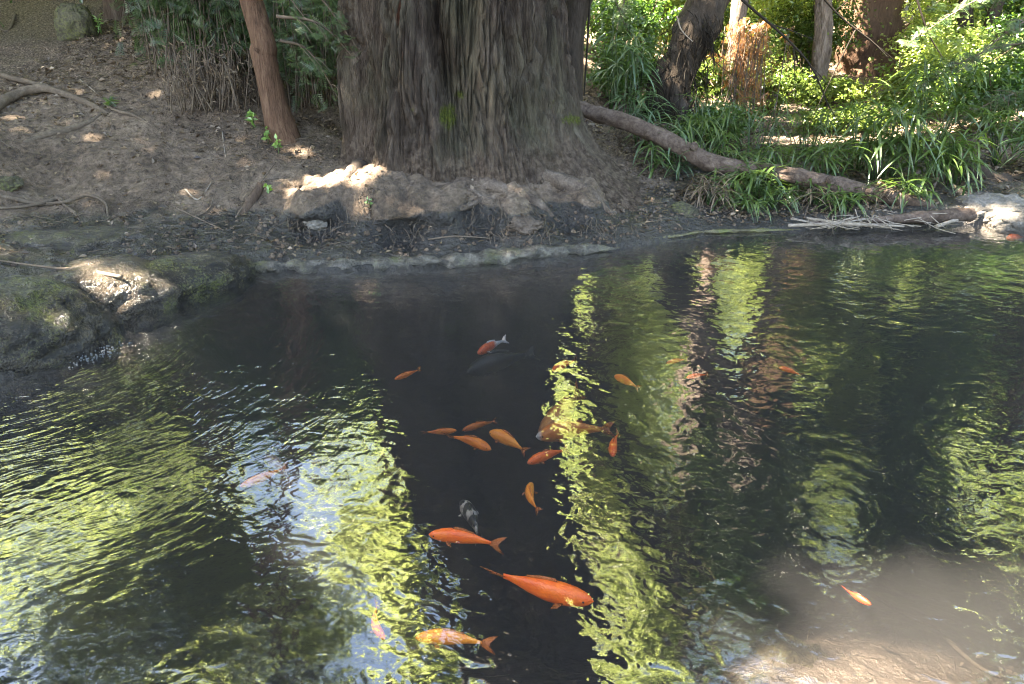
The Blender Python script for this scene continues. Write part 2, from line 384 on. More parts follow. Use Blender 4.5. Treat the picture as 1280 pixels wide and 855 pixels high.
CP += [np.array(p) for p in [(-4, 11, 1.9), (-8, 8, 1.7), (-8, 4, .8), (-5, 3, .3), (-2, 11, 1.7), (-.4, 7.5, .8), (0, 9.5, 1.0), (1.2, 6.6, .22), (1.6, 7.5, .30), (2.5, 7, .14), (4.5, 7, .18), (3, 9, .22), (6, 9, .4),
    (4, 12, .4), (8, 12, .6), (8, 7, .4), (8, 3, .2), (0, -2, .25), (-5, -2, .3), (6, -2, .25), (0, 14, 1.5), (10, 18, 1.2), (-10, 18, 3.0), (0, 20, 2.0)]]
CP = np.array(CP)
def _k(r): return np.sqrt(r * r + .02)
_A = _k(np.hypot(CP[:, None, 0] - CP[None, :, 0], CP[:, None, 1] - CP[None, :, 1])) + np.eye(len(CP)) * -.004
_n = len(CP); _B = np.zeros((_n + 3, _n + 3)); _B[:_n, :_n] = _A; _B[:_n, _n] = 1; _B[:_n, _n + 1:] = CP[:, :2]; _B[_n:, :_n] = _B[:_n, _n:].T
_W = np.linalg.solve(_B, np.concatenate([CP[:, 2], [0, 0, 0]]))
def ss(a, b, x):
    t = np.clip((x - a) / (b - a), 0, 1); return t * t * (3 - 2 * t)
def H(x, y, detail=True, full=False):
    x = np.atleast_1d(np.asarray(x, float)); y = np.atleast_1d(np.asarray(y, float))
    xc = np.clip(x, -11, 11); yc = np.clip(y, -4, 20)
    z = _W[_n] + _W[_n + 1] * xc + _W[_n + 2] * yc
    for i in range(_n): z = z + _W[i] * _k(np.hypot(xc - CP[i, 0], yc - CP[i, 1]))
    d = sdist(x, y)
    z = np.clip(z, -.05, 4)
    z = z + .02 * ss(8, 30, np.hypot(x, y)) * np.hypot(x, y) * .3
    bank = np.maximum(z, .035)
    bank = bank * ss(-.02, .16, d) + .02
    g = lambda px, py, r, zz: np.exp(-((x - P(px, py, -.2)[0]) ** 2 + (y - P(px, py, -.2)[1]) ** 2) / (r * r)) * zz
    dep = .80 - g(1190, 880, .85, .47) - g(430, 790, .45, .34) - g(235, 432, .40, .42) - g(60, 700, .6, .25) - g(640, 860, .40, .30) - g(900, 860, .5, .3)
    bed = -np.clip(dep, .1, 1) * ss(0, .45, -d) - .03
    zz = np.where(d > 0, bank, bed)
    if detail:
        a = np.where(d > 0, ss(0, .3, d) * .8 + .2, .7)
        zz = zz + a * (.030 * fbm(x * 2.6, y * 2.6, 1.0, 3) + .016 * fbm(x * 9, y * 9, 5.0, 3) + .006 * fbm(x * 31, y * 31, 2.0, 2))
        lump = np.abs(pn(x * 6 + 3, y * 6, 8.0)) * .03 * ss(.1, .3, d) * (1 - ss(.9, 1.8, d))
        zz = zz + lump
    if full: return zz, d
    return zz
def axis(a, b, st, far, grow=1.16):
    m = np.arange(a, b, st); out = [b]; s_ = st
    while out[-1] < far: s_ *= grow; out.append(out[-1] + s_)
    lo = [a]; s_ = st
    while lo[-1] > -far: s_ *= grow; lo.append(lo[-1] - s_)
    return np.concatenate([lo[:0:-1], m, out])
def build_ground():
    xs = axis(-4.6, 4.9, .019, 150); ys = axis(.9, 8.6, .019, 150)
    X, Y = np.meshgrid(xs, ys); Z, D = H(X.ravel(), Y.ravel(), True, True)
    x, y = X.ravel(), Y.ravel()
    nx, ny = len(xs), len(ys)
    i = (np.arange(ny - 1)[:, None] * nx + np.arange(nx - 1)[None]).ravel()
    q = np.stack([i, i + 1, i + nx + 1, i + nx], -1)
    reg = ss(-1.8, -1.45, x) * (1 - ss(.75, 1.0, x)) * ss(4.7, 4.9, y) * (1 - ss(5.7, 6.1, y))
    sh = .20 * ss(.15, .27, Z) * (1 - ss(.36, .50, Z)) * reg * np.clip(.45 + 1.7 * fbm(x * 2.3, 1.0, 0.0, 3), 0, 1.4)
    Z = Z + reg * ss(.1, .25, Z) * (.020 * fbm(x * 13, y * 13, 3.0, 3) + .03 * fbm(x * 5, y * 5, 6.0, 2))
    mb = MB(); mb.add(np.stack([x, y - sh, Z], -1), q)
    n_ = fbm(x * 1.5, y * 1.5, 0.0, 3)
    right = ss(.6, 1.6, x)
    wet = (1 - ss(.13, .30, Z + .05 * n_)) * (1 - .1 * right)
    # the face below the roots takes the dark mud colour
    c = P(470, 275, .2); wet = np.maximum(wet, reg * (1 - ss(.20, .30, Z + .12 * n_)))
    bedm = (Z < -.015).astype(float)
    c = P(1180, 870, -.2); sand = np.clip(np.exp(-(((x - c[0]) / .85) ** 2 + ((y - c[1]) / .55) ** 2)) * 1.5 + .25 * n_, 0, 1) * bedm
    c = P(235, 432, -.2); sand = np.maximum(sand, .75 * bedm * ss(.3, .7, np.exp(-(((x - c[0]) / .34) ** 2 + ((y - c[1]) / .2) ** 2)) + .3 * n_))  # paler bed colour painted where the sun patch falls
    c = P(430, 780, -.3); sand = np.maximum(sand, .35 * bedm * np.exp(-(((x - c[0]) / .45) ** 2 + ((y - c[1]) / .4) ** 2)))
    lit = np.clip(ss(6.6, 7.4, y + .4 * n_) * (x < 0) + ss(.3, 1, x) * ss(5.9, 6.4, y), 0, 1) * (1 - bedm)
    moss = np.zeros_like(x)
    for px, py, z0, r_ in ((180, 80, 1.0, .5),):
        c = P(px, py, z0); moss = np.maximum(moss, np.exp(-((x - c[0]) ** 2 + (y - c[1]) ** 2) / r_ ** 2))
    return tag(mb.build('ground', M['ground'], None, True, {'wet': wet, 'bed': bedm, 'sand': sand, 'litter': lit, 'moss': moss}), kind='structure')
build_ground()
def HP(px, py):
    """point of the ground seen at a photo pixel (march the ray)"""
    d = ray(px, py); ts = np.arange(1.2, 30, .02)
    z = CAM_H + d[2] * ts; h = H(d[0] * ts, d[1] * ts)
    i = np.argmax(z < h); t = ts[i]
    return np.array([d[0] * t, d[1] * t, h[i]])
def G3(x, y): return np.array([x, y, float(H(x, y)[0])])

# water: one closed body with a rippling surface and turbid inside
mb = MB(); x0, x1, y0, y1 = -4.2, 6.2, .3, 6.6
mb.add([(x0, y0, -1.4), (x1, y0, -1.4), (x1, y1, -1.4), (x0, y1, -1.4), (x0, y0, 0), (x1, y0, 0), (x1, y1, 0), (x0, y1, 0)],
       [(3, 2, 1, 0), (4, 5, 6, 7), (0, 1, 5, 4), (1, 2, 6, 5), (2, 3, 7, 6), (3, 0, 4, 7)])
tag(mb.build('water', M['water'], None, False), kind='structure')

# ------------------------------------------------------------------ trees
def proj(p):                                 # where the sun carries a point to at water level
    return p[:, :2] - SUN[None, :2] * (p[:, 2:] / SUN[2])
def lerp(a, b, t): return a + (b - a) * t

def giant_tree():
    cx, cy_ = -.48, 6.25
    root = thing('redwood_tree', 'huge furrowed redwood trunk with mossy flared base on the bank', 'tree', (cx, cy_, .4))
    zs = np.concatenate([np.arange(-.15, 2.6, .02), np.arange(2.6, 17, .16)]); nt_ = 760
    th = np.linspace(0, 2 * PI, nt_, endpoint=False)
    T, Z = np.meshgrid(th, zs)
    ct, st = np.cos(T), np.sin(T)
    base = .755 - .012 * (Z - 1.6)
    fl = np.exp(-np.clip(Z - .1, 0, 9) / .48)
    dirf = lambda a, w_: np.exp(-(np.angle(np.exp(1j * (T - R(a)))) / R(w_)) ** 2)
    Rr = base + fl * (.22 + .84 * dirf(-16, 34) + .16 * dirf(-95, 30) + .12 * dirf(200, 30) + .2 * dirf(90, 60))
    tw = T + .10 * pn(ct * 1.5, st * 1.5, Z * .45) + .03 * Z
    Rr += .045 * np.cos(7 * tw + 1.0) + .028 * np.cos(12 * tw)
    # the deep recess between the two buttresses, the hollow at its foot
    Rr -= .30 * np.exp(-(np.angle(np.exp(1j * (T - R(-93) + .06 * np.sin(Z * 5)))) / R(7)) ** 2) * ss(.7, 1.3, Z)
    Rr -= .10 * np.exp(-(np.angle(np.exp(1j * (T - R(-55) + .05 * np.sin(Z * 4 + 1)))) / R(4)) ** 2) * ss(.5, 1.0, Z) + .10 * np.exp(-(np.angle(np.exp(1j * (T - R(-125)))) / R(4)) ** 2) * ss(.6, 1.0, Z)
    Rr -= .10 * np.exp(-(np.angle(np.exp(1j * (T - R(-82)))) / R(16)) ** 2) * np.exp(-((Z - .95) / .28) ** 2)
    c1, s1 = np.cos(tw) * .9, np.sin(tw) * .9
    wz = Z + .5 * pn(c1 * 5, s1 * 5, Z * 1.2); rid = np.abs(pn(c1 * 10, s1 * 10, wz * 1.1)); rid2 = np.abs(pn(c1 * 22, s1 * 22, wz * 2.6 + 4)); rid3 = np.abs(pn(c1 * 40, s1 * 40, wz * 7 + 9))
    hi = .35 + .65 * ss(.5, 1.1, Z)
    Rr += hi * (.085 * np.minimum(rid * 2.2, .55) ** .6 + .072 * np.minimum(rid2 * 2.2, .6) ** .7) + .05 * rid3 - .08
    Rr += .03 * fbm(c1 * 3, s1 * 3, Z * 3, 3) * (1 - .5 * hi)
    X = cx - .02 + Rr * ct + .235 * np.log1p(np.exp((Z - 1.9) * 3)) / 3; Y = cy_ + Rr * st
    mb = MB(); i = (np.arange(len(zs) - 1)[:, None] * nt_ + np.arange(nt_)[None]); i2 = (np.arange(len(zs) - 1)[:, None] * nt_ + (np.arange(nt_)[None] + 1) % nt_)
    q = np.stack([i, i2, i2 + nt_, i + nt_], -1).reshape(-1, 4)
    mb.add(np.stack([X, Y, Z], -1).reshape(-1, 3), q)
    # moss where the photo has it
    moss = np.zeros(X.size); red = np.zeros(X.size)
    pts = np.stack([X, Y, Z], -1).reshape(-1, 3)
    rel = pts - [0, 0, CAM_H]
    fw = rel[:, 1] * cP - rel[:, 2] * sP; upv = rel[:, 1] * sP + rel[:, 2] * cP
    px = 640 + F * rel[:, 0] / fw; py = 427.5 - F * upv / fw
    front = pts[:, 1] < cy_ + .1
    for a, b, ra, rb, s_ in ((560, 145, 17, 26, 1.0), (575, 118, 20, 10, .8), (515, 135, 14, 18, .6), (715, 150, 26, 16, .8), (690, 130, 12, 18, .6), (785, 238, 26, 16, .6), (640, 60, 14, 30, .5), (648, 120, 10, 24, .4)):
        moss = np.maximum(moss, s_ * front * np.exp(-((px - a) / ra) ** 2 - ((py - b) / rb) ** 2))
    for a, b, ra, rb, s_ in ((498, 15, 10, 24, 1.0), (524, 20, 7, 30, .7), (655, 165, 30, 16, .45), (500, 70, 14, 20, .4)):
        red = np.maximum(red, s_ * front * np.exp(-((px - a) / ra) ** 2 - ((py - b) / rb) ** 2) * np.clip(.75 + 1.1 * pn(pts[:, 0] * 16, pts[:, 1] * 16, pts[:, 2] * 3), 0, 1.2))
    mb.build('trunk', M['bark_giant'], root, True, {'moss': moss * 1.2, 'red': red, 'dirt': 1 - ss(.38, .72, pts[:, 2] + .18 * fbm(pts[:, 0] * 4, pts[:, 1] * 4, pts[:, 2] * 4, 3))})
    # roots running over the mound
    for path, r_ in (([(520, 190), (570, 210), (620, 232), (668, 252), (690, 272)], (.07, .075, .06, .05, .03)),
                     ([(640, 205), (690, 222), (730, 240), (765, 268)], (.07, .07, .06, .025)),
                     ([(470, 190), (440, 215), (418, 245), (405, 275)], (.06, .06, .045, .02)),
                     ([(560, 212), (585, 235), (600, 250), (570, 262)], (.03, .03, .025, .015))):
        mb = MB(); pp = [HP(*p) + [0, 0, -.015] for p in path]
        tube(mb, pp, r_, 12, 40, .35, 5, seed=len(path))
        n_ = mb.n; mb.build('root', M['root'], root)
    # limbs and a high crown
    lm = MB(); cr = MB()
    for k in range(12):
        z = 8 + k * .7; a = rng.uniform(0, 2 * PI); L = rng.uniform(1.6, 3.2)
        p0 = np.array([cx + .235 * (z - 1.9), cy_, z]); dv = np.array([math.cos(a), math.sin(a), .1])
        c = tube(lm, [p0, p0 + dv * L * .5, p0 + dv * L + [0, 0, -.3]], (.07, .04, .012), 6, 10)
        n_ = 260; t = rng.uniform(.35, 1, n_)
        pos = p0 + dv * L * t[:, None] + rng.normal(size=(n_, 3)) * [.35, .35, .22]
        scatter(cr, pos, rng.uniform(.14, .24, n_), rng.normal(size=(n_, 3)) * .5 + [0, 0, 1], SPRAY, SPRAY_T)
    lm.build('limb', M['bark_brown'], root); cr.build('crown', M['leaf_conifer'], root, False)
M['root'] = mat_rock('soil covered root', [(.32, (.018, .013, .010)), (.46, (.060, .045, .035)), (.58, (.105, .082, .065)), (.72, (.20, .165, .135))], .92, False, .0, 9, .02)
giant_tree()

def crown(mb, center, rad, n, size, clumps, tmpl=LEAF, tri=LEAF_T, keep=None, twig=None, origin=None, spread=.22, upb=.6):
    center = np.asarray(center, float); rad = np.asarray(rad, float)
    d = rng.normal(size=(clumps, 3)); d /= np.linalg.norm(d, axis=1)[:, None]
    cc = center + d * rad * (rng.random((clumps, 1)) ** .45)
    if twig is not None:
        for c in cc[:: max(1, clumps // 40)]:
            o = np.asarray(origin if origin is not None else center, float)
            o = o + [0, 0, min(max(c[2] - o[2] - .4, 0), 99) * .55]
            mid = lerp(o, c, .55) + rng.normal(size=3) * .08 + [0, 0, .12]
            tube(twig, [o, mid, c], (.028, .016, .006), 5, 8)
    ix = rng.integers(0, clumps, n); sg = spread * rad.mean() * (.5 + rng.random(clumps))
    pos = cc[ix] + rng.normal(size=(n, 3)) * sg[ix][:, None] * [1, 1, .6]
    if keep is not None: pos = pos[keep(pos)]
    out = pos - center; out /= np.linalg.norm(out, axis=1)[:, None] + 1e-6
    scatter(mb, pos, size * rng.uniform(.6, 1.3, len(pos)), rng.normal(size=pos.shape) * .6 + [0, 0, upb] + out * .4, tmpl, tri,
            np.clip(rng.random(len(pos)) * .6 + rng.random(clumps)[ix % clumps][:len(pos)] * .4 if keep is None else rng.random(len(pos)), 0, 1))

def tree(name, label, path, rads, bark, crowns, leafmat, cat='tree', group=None, seg=14, rough=.22, tmpl=LEAF, tri=LEAF_T, nn=None):
    path = [np.asarray(p, float) for p in path]
    root = thing(name, label, cat, path[0], group)
    mb = MB(); tube(mb, path, rads, seg, nn or 60, rough, 3, seed=path[0][0])
    mb.build('trunk', bark, root)
    if crowns:
        tw = MB(); cr = MB()
        for (c, r_, n, sz, k) in crowns:
            crown(cr, c, r_, n, sz, k, tmpl, tri, None, tw, path[-1] if c[2] > path[-1][2] - .5 else lerp(path[0], path[-1], np.clip((c[2] - path[0][2]) / (path[-1][2] - path[0][2]) - .1, .1, .95)))
        tw.build('limb', bark, root); cr.build('crown', leafmat, root, False)
    return root

# slim reddish tree at the left, its foot on the trail's edge
b = HP(357, 172)
y_ = b[1]
tree('slim_tree', 'slim smooth reddish brown trunk leaning left beside the dry shrub', [b - [0, 0, .1], b + [-.06, 0, .25], PY(330, 70, y_), PY(314, 0, y_ + .05), (b[0] - .9, y_ + .5, 4.5), (b[0] - 1.3, y_ + .8, 8)],
     (.15, .105, .098, .09, .075, .03), M['bark_red'], [((b[0] - 1.3, y_ + 1.0, 7.6), (1.1, 1.1, 1.3), 2500, .09, 60)], M['leaf_sun'], nn=120, rough=.1)
# slim tree right behind the redwood
b = G3(PY(712, 120, 7.3)[0], 7.3)
tree('slim_tree', 'slim dark brown trunk leaning right close behind the right edge of the huge redwood', [b - [0, 0, .1], PY(713, 100, 7.3), PY(723, 0, 7.3), (1.12, 7.3, 2.85), (2.0, 7.4, 4.95), (2.75, 7.5, 7.3), (3.3, 7.7, 9.2)],
     (.15, .118, .118, .125, .12, .10, .05), M['bark_dark'], [((3.4, 8.0, 9.4), (1.2, 1.2, 1.4), 3500, .08, 70)], M['leaf_sun'], nn=110, rough=.14)
# dark shaggy leaning tree
b = G3(PY(842, 190, 8.3)[0], 8.3)
dk = tree('leaning_tree', 'dark shaggy trunk leaning right over the sedges behind the log', [b - [0, 0, .1], PY(838, 120, 8.3), PY(858, 60, 8.3), PY(890, -5, 8.4), (b[0] + 1.5, 8.9, 4.0), (b[0] + 2.2, 9.6, 6.4)],
     (.26, .22, .20, .22, .13, .05), M['bark_dark'], [((b[0] + 2.4, 10.2, 6.6), (1.6, 1.4, 1.4), 6000, .075, 90)], M['leaf_sun'], nn=110, rough=.35)
mb = MB(); n_ = 420
tt = rng.random(n_); sp = smooth_path([PY(845, 150, 8.3), PY(838, 120, 8.3), PY(858, 60, 8.3), PY(880, 15, 8.35)], 100)
for k in range(n_):
    p = sp[int(tt[k] * 99)] + np.array([rng.normal() * .13, -.16 + rng.normal() * .06, rng.normal() * .05])
    L = rng.uniform(.1, .35)
    tube(mb, [p, p + [rng.normal() * .04, -.03, -L * .5], p + [rng.normal() * .08, -.02, -L]], (.006, .005, .002), 3, 5)
mb.build('hanging_fibres', M['twig_dark'], dk)
# background trunks
def bgtrunk(name, label, px0, px1, y, r0, r1, bark, top=9, crowns=None, lm=None, lean=.0, rough=.2, group=None):
    a = PY(px0, 130, y); b_ = PY(px1, 0, y); g = G3(a[0], y)
    d = (b_ - a) / (b_[2] - a[2])
    return tree(name, label, [g - [0, 0, .2], a, b_, b_ + d * (top - b_[2]) + [lean, .2, 0]], (r0 * 1.25, r0, r0 * .95, r1), bark, crowns or [], lm or M['leaf_sun'], seg=20, rough=rough, nn=120, group=group)
bgtrunk('redwood_tree', 'thick reddish brown redwood trunk in the sunlit background upper right', 1082, 1088, 12.5, .50, .32, M['bark_red'], 14, [((5.4, 13, 11), (2.2, 1.6, 2.2), 5000, .10, 70)], M['leaf_conifer'], rough=.3)
bgtrunk('background_tree', 'pale sunlit trunk left of the background redwood', 1022, 1030, 10.8, .12, .10, M['bark_pale'], 7, [((5.0, 11.4, 7.2), (1.5, 1.3, 1.6), 5000, .08, 80)], rough=.3)
bgtrunk('background_tree', 'pale pinkish sunlit trunk between the leaning tree and the sunny clearing', 912, 925, 9.4, .09, .10, M['bark_pale'], 5.0, [((3.1, 10.0, 6.8), (1.3, 1.2, 1.3), 4500, .08, 80)], rough=.3)
bgtrunk('background_tree', 'brown trunk far behind the dark leaning tree', 800, 806, 12.5, .16, .10, M['bark_brown'], 8, [((2.3, 12.8, 7), (1.8, 1.4, 2.4), 7000, .085, 100)])
bgtrunk('background_tree', 'thin dark trunk behind the grey green conifer sprays at the right', 1200, 1208, 11.0, .10, .07, M['bark_dark'], 8, [((6.6, 11.4, 5.6), (1.5, 1.2, 1.6), 4500, .085, 80)], M['leaf_mid'])

# trees whose crowns fill the upper air behind the pool (they show in the water)
def canopy_tree(label, x, y, top, crowns, lm, bark='bark_brown', r=.16):
    g = G3(x, y)
    return tree('canopy_tree', label, [g - [0, 0, .2], g + [.1, 0, top * .4], g + [-.05, .1, top]], (r * 1.2, r, r * .4), M[bark], crowns, lm, nn=60, group='trees reflected in the pool')
def RF(px, py, y):                           # what a pixel of the pool mirrors at distance y
    d = ray(px, py); p0 = P(px, py); t = (y - p0[1]) / d[1]
    return np.array([p0[0] + d[0] * t, y, -d[2] * t])
def ctree(label, x, y, lst, m, bark='bark_brown', r=.14, sz=.10):
    n_k = .42 if m == 'leaf_dark' else .55
    cs = [(RF(px, py, yy), (rx, rx * .8, rz), int(n * n_k), sz, max(30, n // 100)) for px, py, yy, rx, rz, n in lst]
    top = max(c[0][2] for c in cs)
    canopy_tree(label, x, y, top, cs, M[m], bark, r)
ctree('yellow green tree behind the trail, its crown mirrored at the lower left', -4.5, 9.2, [(250, 700, 8.6, 1.25, 1.2, 11000), (110, 780, 7.6, 1.2, 1.1, 9000), (370, 760, 8.2, 1.0, 1.0, 8000), (250, 860, 7.4, 1.1, 1.0, 7000)], 'leaf_lit')
ctree('slender yellow green tree left of the redwood, mirrored along the trunk', -1.9, 9.8, [(505, 640, 9.6, .5, .8, 5000), (520, 740, 9.4, .55, .9, 6500), (550, 850, 9.0, .6, 1.0, 6000), (450, 680, 10.2, .6, .8, 4500)], 'leaf_lit', r=.08)
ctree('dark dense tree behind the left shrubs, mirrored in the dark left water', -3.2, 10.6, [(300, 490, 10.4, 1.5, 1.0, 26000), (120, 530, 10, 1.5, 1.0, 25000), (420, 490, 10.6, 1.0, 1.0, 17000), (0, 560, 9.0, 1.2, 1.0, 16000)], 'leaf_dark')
ctree('bright green tree behind the redwood, mirrored as a bright strip beside it', 1.2, 10.4, [(760, 480, 11, .8, 1.2, 7500), (775, 600, 10.4, .8, 1.3, 9000), (800, 720, 9.6, .8, 1.3, 9000), (810, 840, 9.0, .8, 1.2, 8000), (820, 390, 11.6, 1.2, .9, 8000)], 'leaf_lit', r=.08)
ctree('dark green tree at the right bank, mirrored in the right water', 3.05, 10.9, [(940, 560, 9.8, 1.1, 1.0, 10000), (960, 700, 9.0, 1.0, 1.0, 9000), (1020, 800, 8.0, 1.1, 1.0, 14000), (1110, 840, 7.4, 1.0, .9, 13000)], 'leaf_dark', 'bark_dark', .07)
ctree('yellow green tree in the clearing, mirrored right of the dark one', 4.35, 11.6, [(1060, 520, 10.6, .6, .9, 6000), (1010, 400, 11.4, 1.2, .9, 7500), (1090, 400, 11.6, 1.0, .8, 6000)], 'leaf_lit', 'bark_dark', r=.05)
ctree('dense mid green tree right of the clearing', 6.3, 10.6, [(1150, 480, 10.4, 1.0, 1.1, 10000), (1130, 620, 9.4, 1.0, 1.0, 9000), (1160, 740, 8.2, 1.0, .9, 14000), (1230, 820, 7.4, .9, .8, 9000)], 'leaf_mid', 'bark_dark', .07)
ctree('mid green tree far right beyond the rocks', 7.4, 9.4, [(1250, 400, 10.4, 1.3, .9, 7500), (1290, 520, 9.8, 1.0, .9, 4500), (1330, 700, 8.6, 1.0, .9, 4000)], 'leaf_mid')

# unseen trees added as sun blockers; crowns and gaps shaped to cast the shade
HOLES = [(*P(px, py, z)[:2] - SUN[:2] * (z / SUN[2]), rx, ry) for (px, py, z, rx, ry) in (
    (430, 236, .33, .44, .24), (470, 240, .31, .24, .13), (385, 200, .40, .14, .09), (505, 205, .42, .10, .07),
    (235, 432, -.25, .19, .15),
    (1130, 850, -.25, .55, .30), (1240, 830, -.22, .40, .26), (1040, 730, -.12, .26, .14), (1190, 725, -.12, .40, .14), (1110, 770, -.15, .34, .14), (985, 840, -.25, .12, .10),
    (385, 610, -.1, .12, .10), (420, 720, -.2, .13, .16), (90, 760, -.1, .10, .10),
    (60, 345, .2, .16, .06), (145, 352, .2, .13, .06), (20, 420, .2, .12, .08), (75, 400, .2, .11, .07), (10, 310, .2, .2, .06), (210, 345, .12, .08, .05),
    (480, 332, .05, .2, .05), (610, 325, .05, .2, .04), (735, 312, .05, .16, .05),
    (1060, 235, .2, .12, .06), (1130, 250, .15, .18, .08), (1240, 250, .2, .3, .12), (1000, 222, .25, .1, .06),
    (60, 60, 1.1, .10, .1), (20, 150, .7, .10, .06), (620, 240, .3, .05, .03), (530, 225, .35, .05, .03))]
def shade_tree(label, x, y, targets, n):
    g = G3(x, y); top = np.array([x, y, 9.5])
    root = thing('shade_tree', label, 'tree', g, 'trees shading the pool')
    mb = MB(); tube(mb, [g - [0, 0, .2], lerp(g, top, .5), top], (.3, .24, .1), 14, 30, .2, 2); mb.build('trunk', M['bark_brown'], root)
    x0, x1, y0, y1 = targets
    gp = np.stack([rng.uniform(x0, x1, n), rng.uniform(y0, y1, n)], -1)
    k_ = gp[:, 1] - .295 * gp[:, 0]
    ok = np.where(gp[:, 0] < 0, gp[:, 1] < 10.3, (gp[:, 1] < np.where(gp[:, 0] > 2.6, 6.7, 7.2) + .5 * pn(gp[:, 0] * 2, gp[:, 1] * 2, 1.0)) | ((np.abs(k_ - 6.4) < 1.1) & (gp[:, 0] < 3)) | ((np.abs(k_ - 7.8) < .35) & (gp[:, 1] < 9.4)))
    ok &= ~((gp[:, 0] > 1.2) & (gp[:, 1] > 6.0) & (pn(gp[:, 0] * 3.2, gp[:, 1] * 3.2, 7.0) + .5 * pn(gp[:, 0] * 9, gp[:, 1] * 9, 2.0) > .16))
    for hx, hy, rx, ry in HOLES:
        dd = np.hypot((gp[:, 0] - hx) / rx, (gp[:, 1] - hy) / ry) + .7 * pn(gp[:, 0] * 5, gp[:, 1] * 5, 3.0) + .7 * pn(gp[:, 0] * 13, gp[:, 1] * 13, 3.0)
        ok &= (dd > 1.0)
    gp = gp[ok]; z = rng.uniform(8.4, 11.8, len(gp))
    pos = np.column_stack([gp, np.zeros(len(gp))]) + SUN[None] * (z / SUN[2])[:, None]
    cr = MB(); scatter(cr, pos, rng.uniform(.09, .17, len(pos)), SUN[None] + rng.normal(size=pos.shape) * .5)
    lm = MB()
    for c in pos[:40]: tube(lm, [top - [0, 0, rng.uniform(0, 3)], lerp(top, c, .6) + [0, 0, .2], c], (.05, .03, .01), 5, 8)
    lm.build('limb', M['bark_brown'], root); cr.build('crown', M['leaf_mid'], root, False)
shade_tree('shade tree added left of the viewer to block the sun, out of the picture', -9.0, -3.8, (-7, 6.5, -1.0, 3.2), 74000)
shade_tree('shade tree added on the far left side to block the sun, out of the picture', -9.2, 6.4, (-7, 6.5, 3.2, 10.5), 110000)

# ------------------------------------------------------------------ shrubs and plants
def shrub(name, label, loc, crowns, lm, cat='shrub', group=None, tmpl=LEAF, tri=LEAF_T, bark='bark_brown', spread=.25):
    loc = np.asarray(loc, float); root = thing(name, label, cat, loc, group)
    cr = MB(); st = MB()
    for (c, r_, n, sz, k) in crowns:
        c = np.asarray(c, float)
        crown(cr, c, r_, n, sz, k, tmpl, tri, None, None, None, spread)
        for j in range(7):
            e = c + rng.normal(size=3) * np.asarray(r_) * .5
            tube(st, [loc + rng.normal(size=3) * [.02, .02, 0] - [0, 0, .05], lerp(loc, e, .5) + rng.normal(size=3) * .06, e], (.02, .014, .006), 5, 10)
    st.build('stem', M[bark], root); cr.build('foliage', lm, root, False)
    return root
SH = [  # px, y, top, width, n, size, mat, label
    (770, 9.6, 1.9, .7, 5000, .055, 'leaf_mid', 'green leafy shrub between the slim trunk and the dark leaning tree'),
    (760, 11.2, 2.6, .9, 6000, .06, 'leaf_sun', 'sunny shrub high behind the slim brown trunk'),
    (905, 10.4, 1.7, .6, 4500, .05, 'leaf_sun', 'yellow green shrub right of the dark leaning tree'),
    (955, 11.8, 2.4, .9, 8000, .055, 'leaf_lit', 'glowing yellow green shrub filling the middle of the clearing'),
    (1005, 13.6, 2.8, 1.0, 8000, .06, 'leaf_lit', 'sunlit shrub behind the pale trunk'),
    (1040, 10.2, .62, .5, 4000, .05, 'leaf_sun', 'low bright shrub at the foot of the background redwood'),
    (1165, 11.2, 1.5, .6, 6000, .05, 'leaf_lit', 'sunny shrub right of the background redwood trunk'),
    (1180, 13.0, 2.6, 1.1, 8000, .06, 'leaf_lit', 'bright shrub behind the grey green conifer sprays'),
    (1255, 11.6, 2.2, 1.0, 8000, .055, 'leaf_mid', 'green shrub at the right edge of the clearing'),
    (1290, 9.2, 1.5, .8, 6000, .05, 'leaf_mid', 'leafy shrub behind the right shore rocks'),
    (870, 13.5, 2.8, 1.2, 8000, .065, 'leaf_lit', 'sunlit shrub far behind the dark leaning tree'),
    (735, 14.0, 3.2, 1.2, 7000, .07, 'leaf_mid', 'tall shrub far behind the slim brown trunk'),
    (1100, 15.5, 3.4, 1.6, 9000, .075, 'leaf_sun', 'far sunlit thicket left of the redwood trunk top'),
    (1330, 13.5, 3.2, 1.4, 8000, .07, 'leaf_lit', 'far sunlit thicket at the right edge'),
    (790, 8.6, 1.15, .5, 4500, .05, 'leaf_mid', 'green bush low behind the blue green reeds'),
    (880, 9.0, .95, .45, 4000, .045, 'leaf_sun', 'low yellow green bush at the foot of the pinkish trunk'),
    (960, 9.6, 1.0, .5, 4500, .045, 'leaf_sun', 'low glowing bush right of the pinkish trunk'),
    (1060, 8.6, .52, .5, 3600, .042, 'leaf_sun', 'low sunny bush behind the largest sedge'),
    (1150, 9.0, 1.0, .5, 5000, .045, 'leaf_sun', 'sunny bush behind the tall thin sedge'),
    (1190, 9.4, 1.3, .65, 6000, .05, 'leaf_lit', 'yellow green bush under the conifer branches'),
    (1250, 8.2, 1.0, .55, 5000, .05, 'leaf_mid', 'green bush behind the sedges at the right edge'),
    (830, 11.5, 2.2, .8, 6000, .06, 'leaf_lit', 'sunlit bush behind the top of the leaning tree'),
    (905, 7.7, .62, .4, 3800, .04, 'leaf_mid', 'small leafy bush behind the fine leaved clumps'),
    (1010, 11.4, 1.9, .6, 5500, .05, 'leaf_sun', 'glowing bush before the pale sunlit trunk')]
for px, y, top, wd, n, sz, m, lab in SH:
    x = PY(px, 100, y)[0]; g = G3(x, y); hgt = top - g[2]
    shrub('shrub', lab, g, [((x, y, g[2] + hgt * .58), (wd, wd * .7, hgt * .45), n, sz, max(20, n // 70))], M[m], group='shrubs behind the pool', spread=.2)
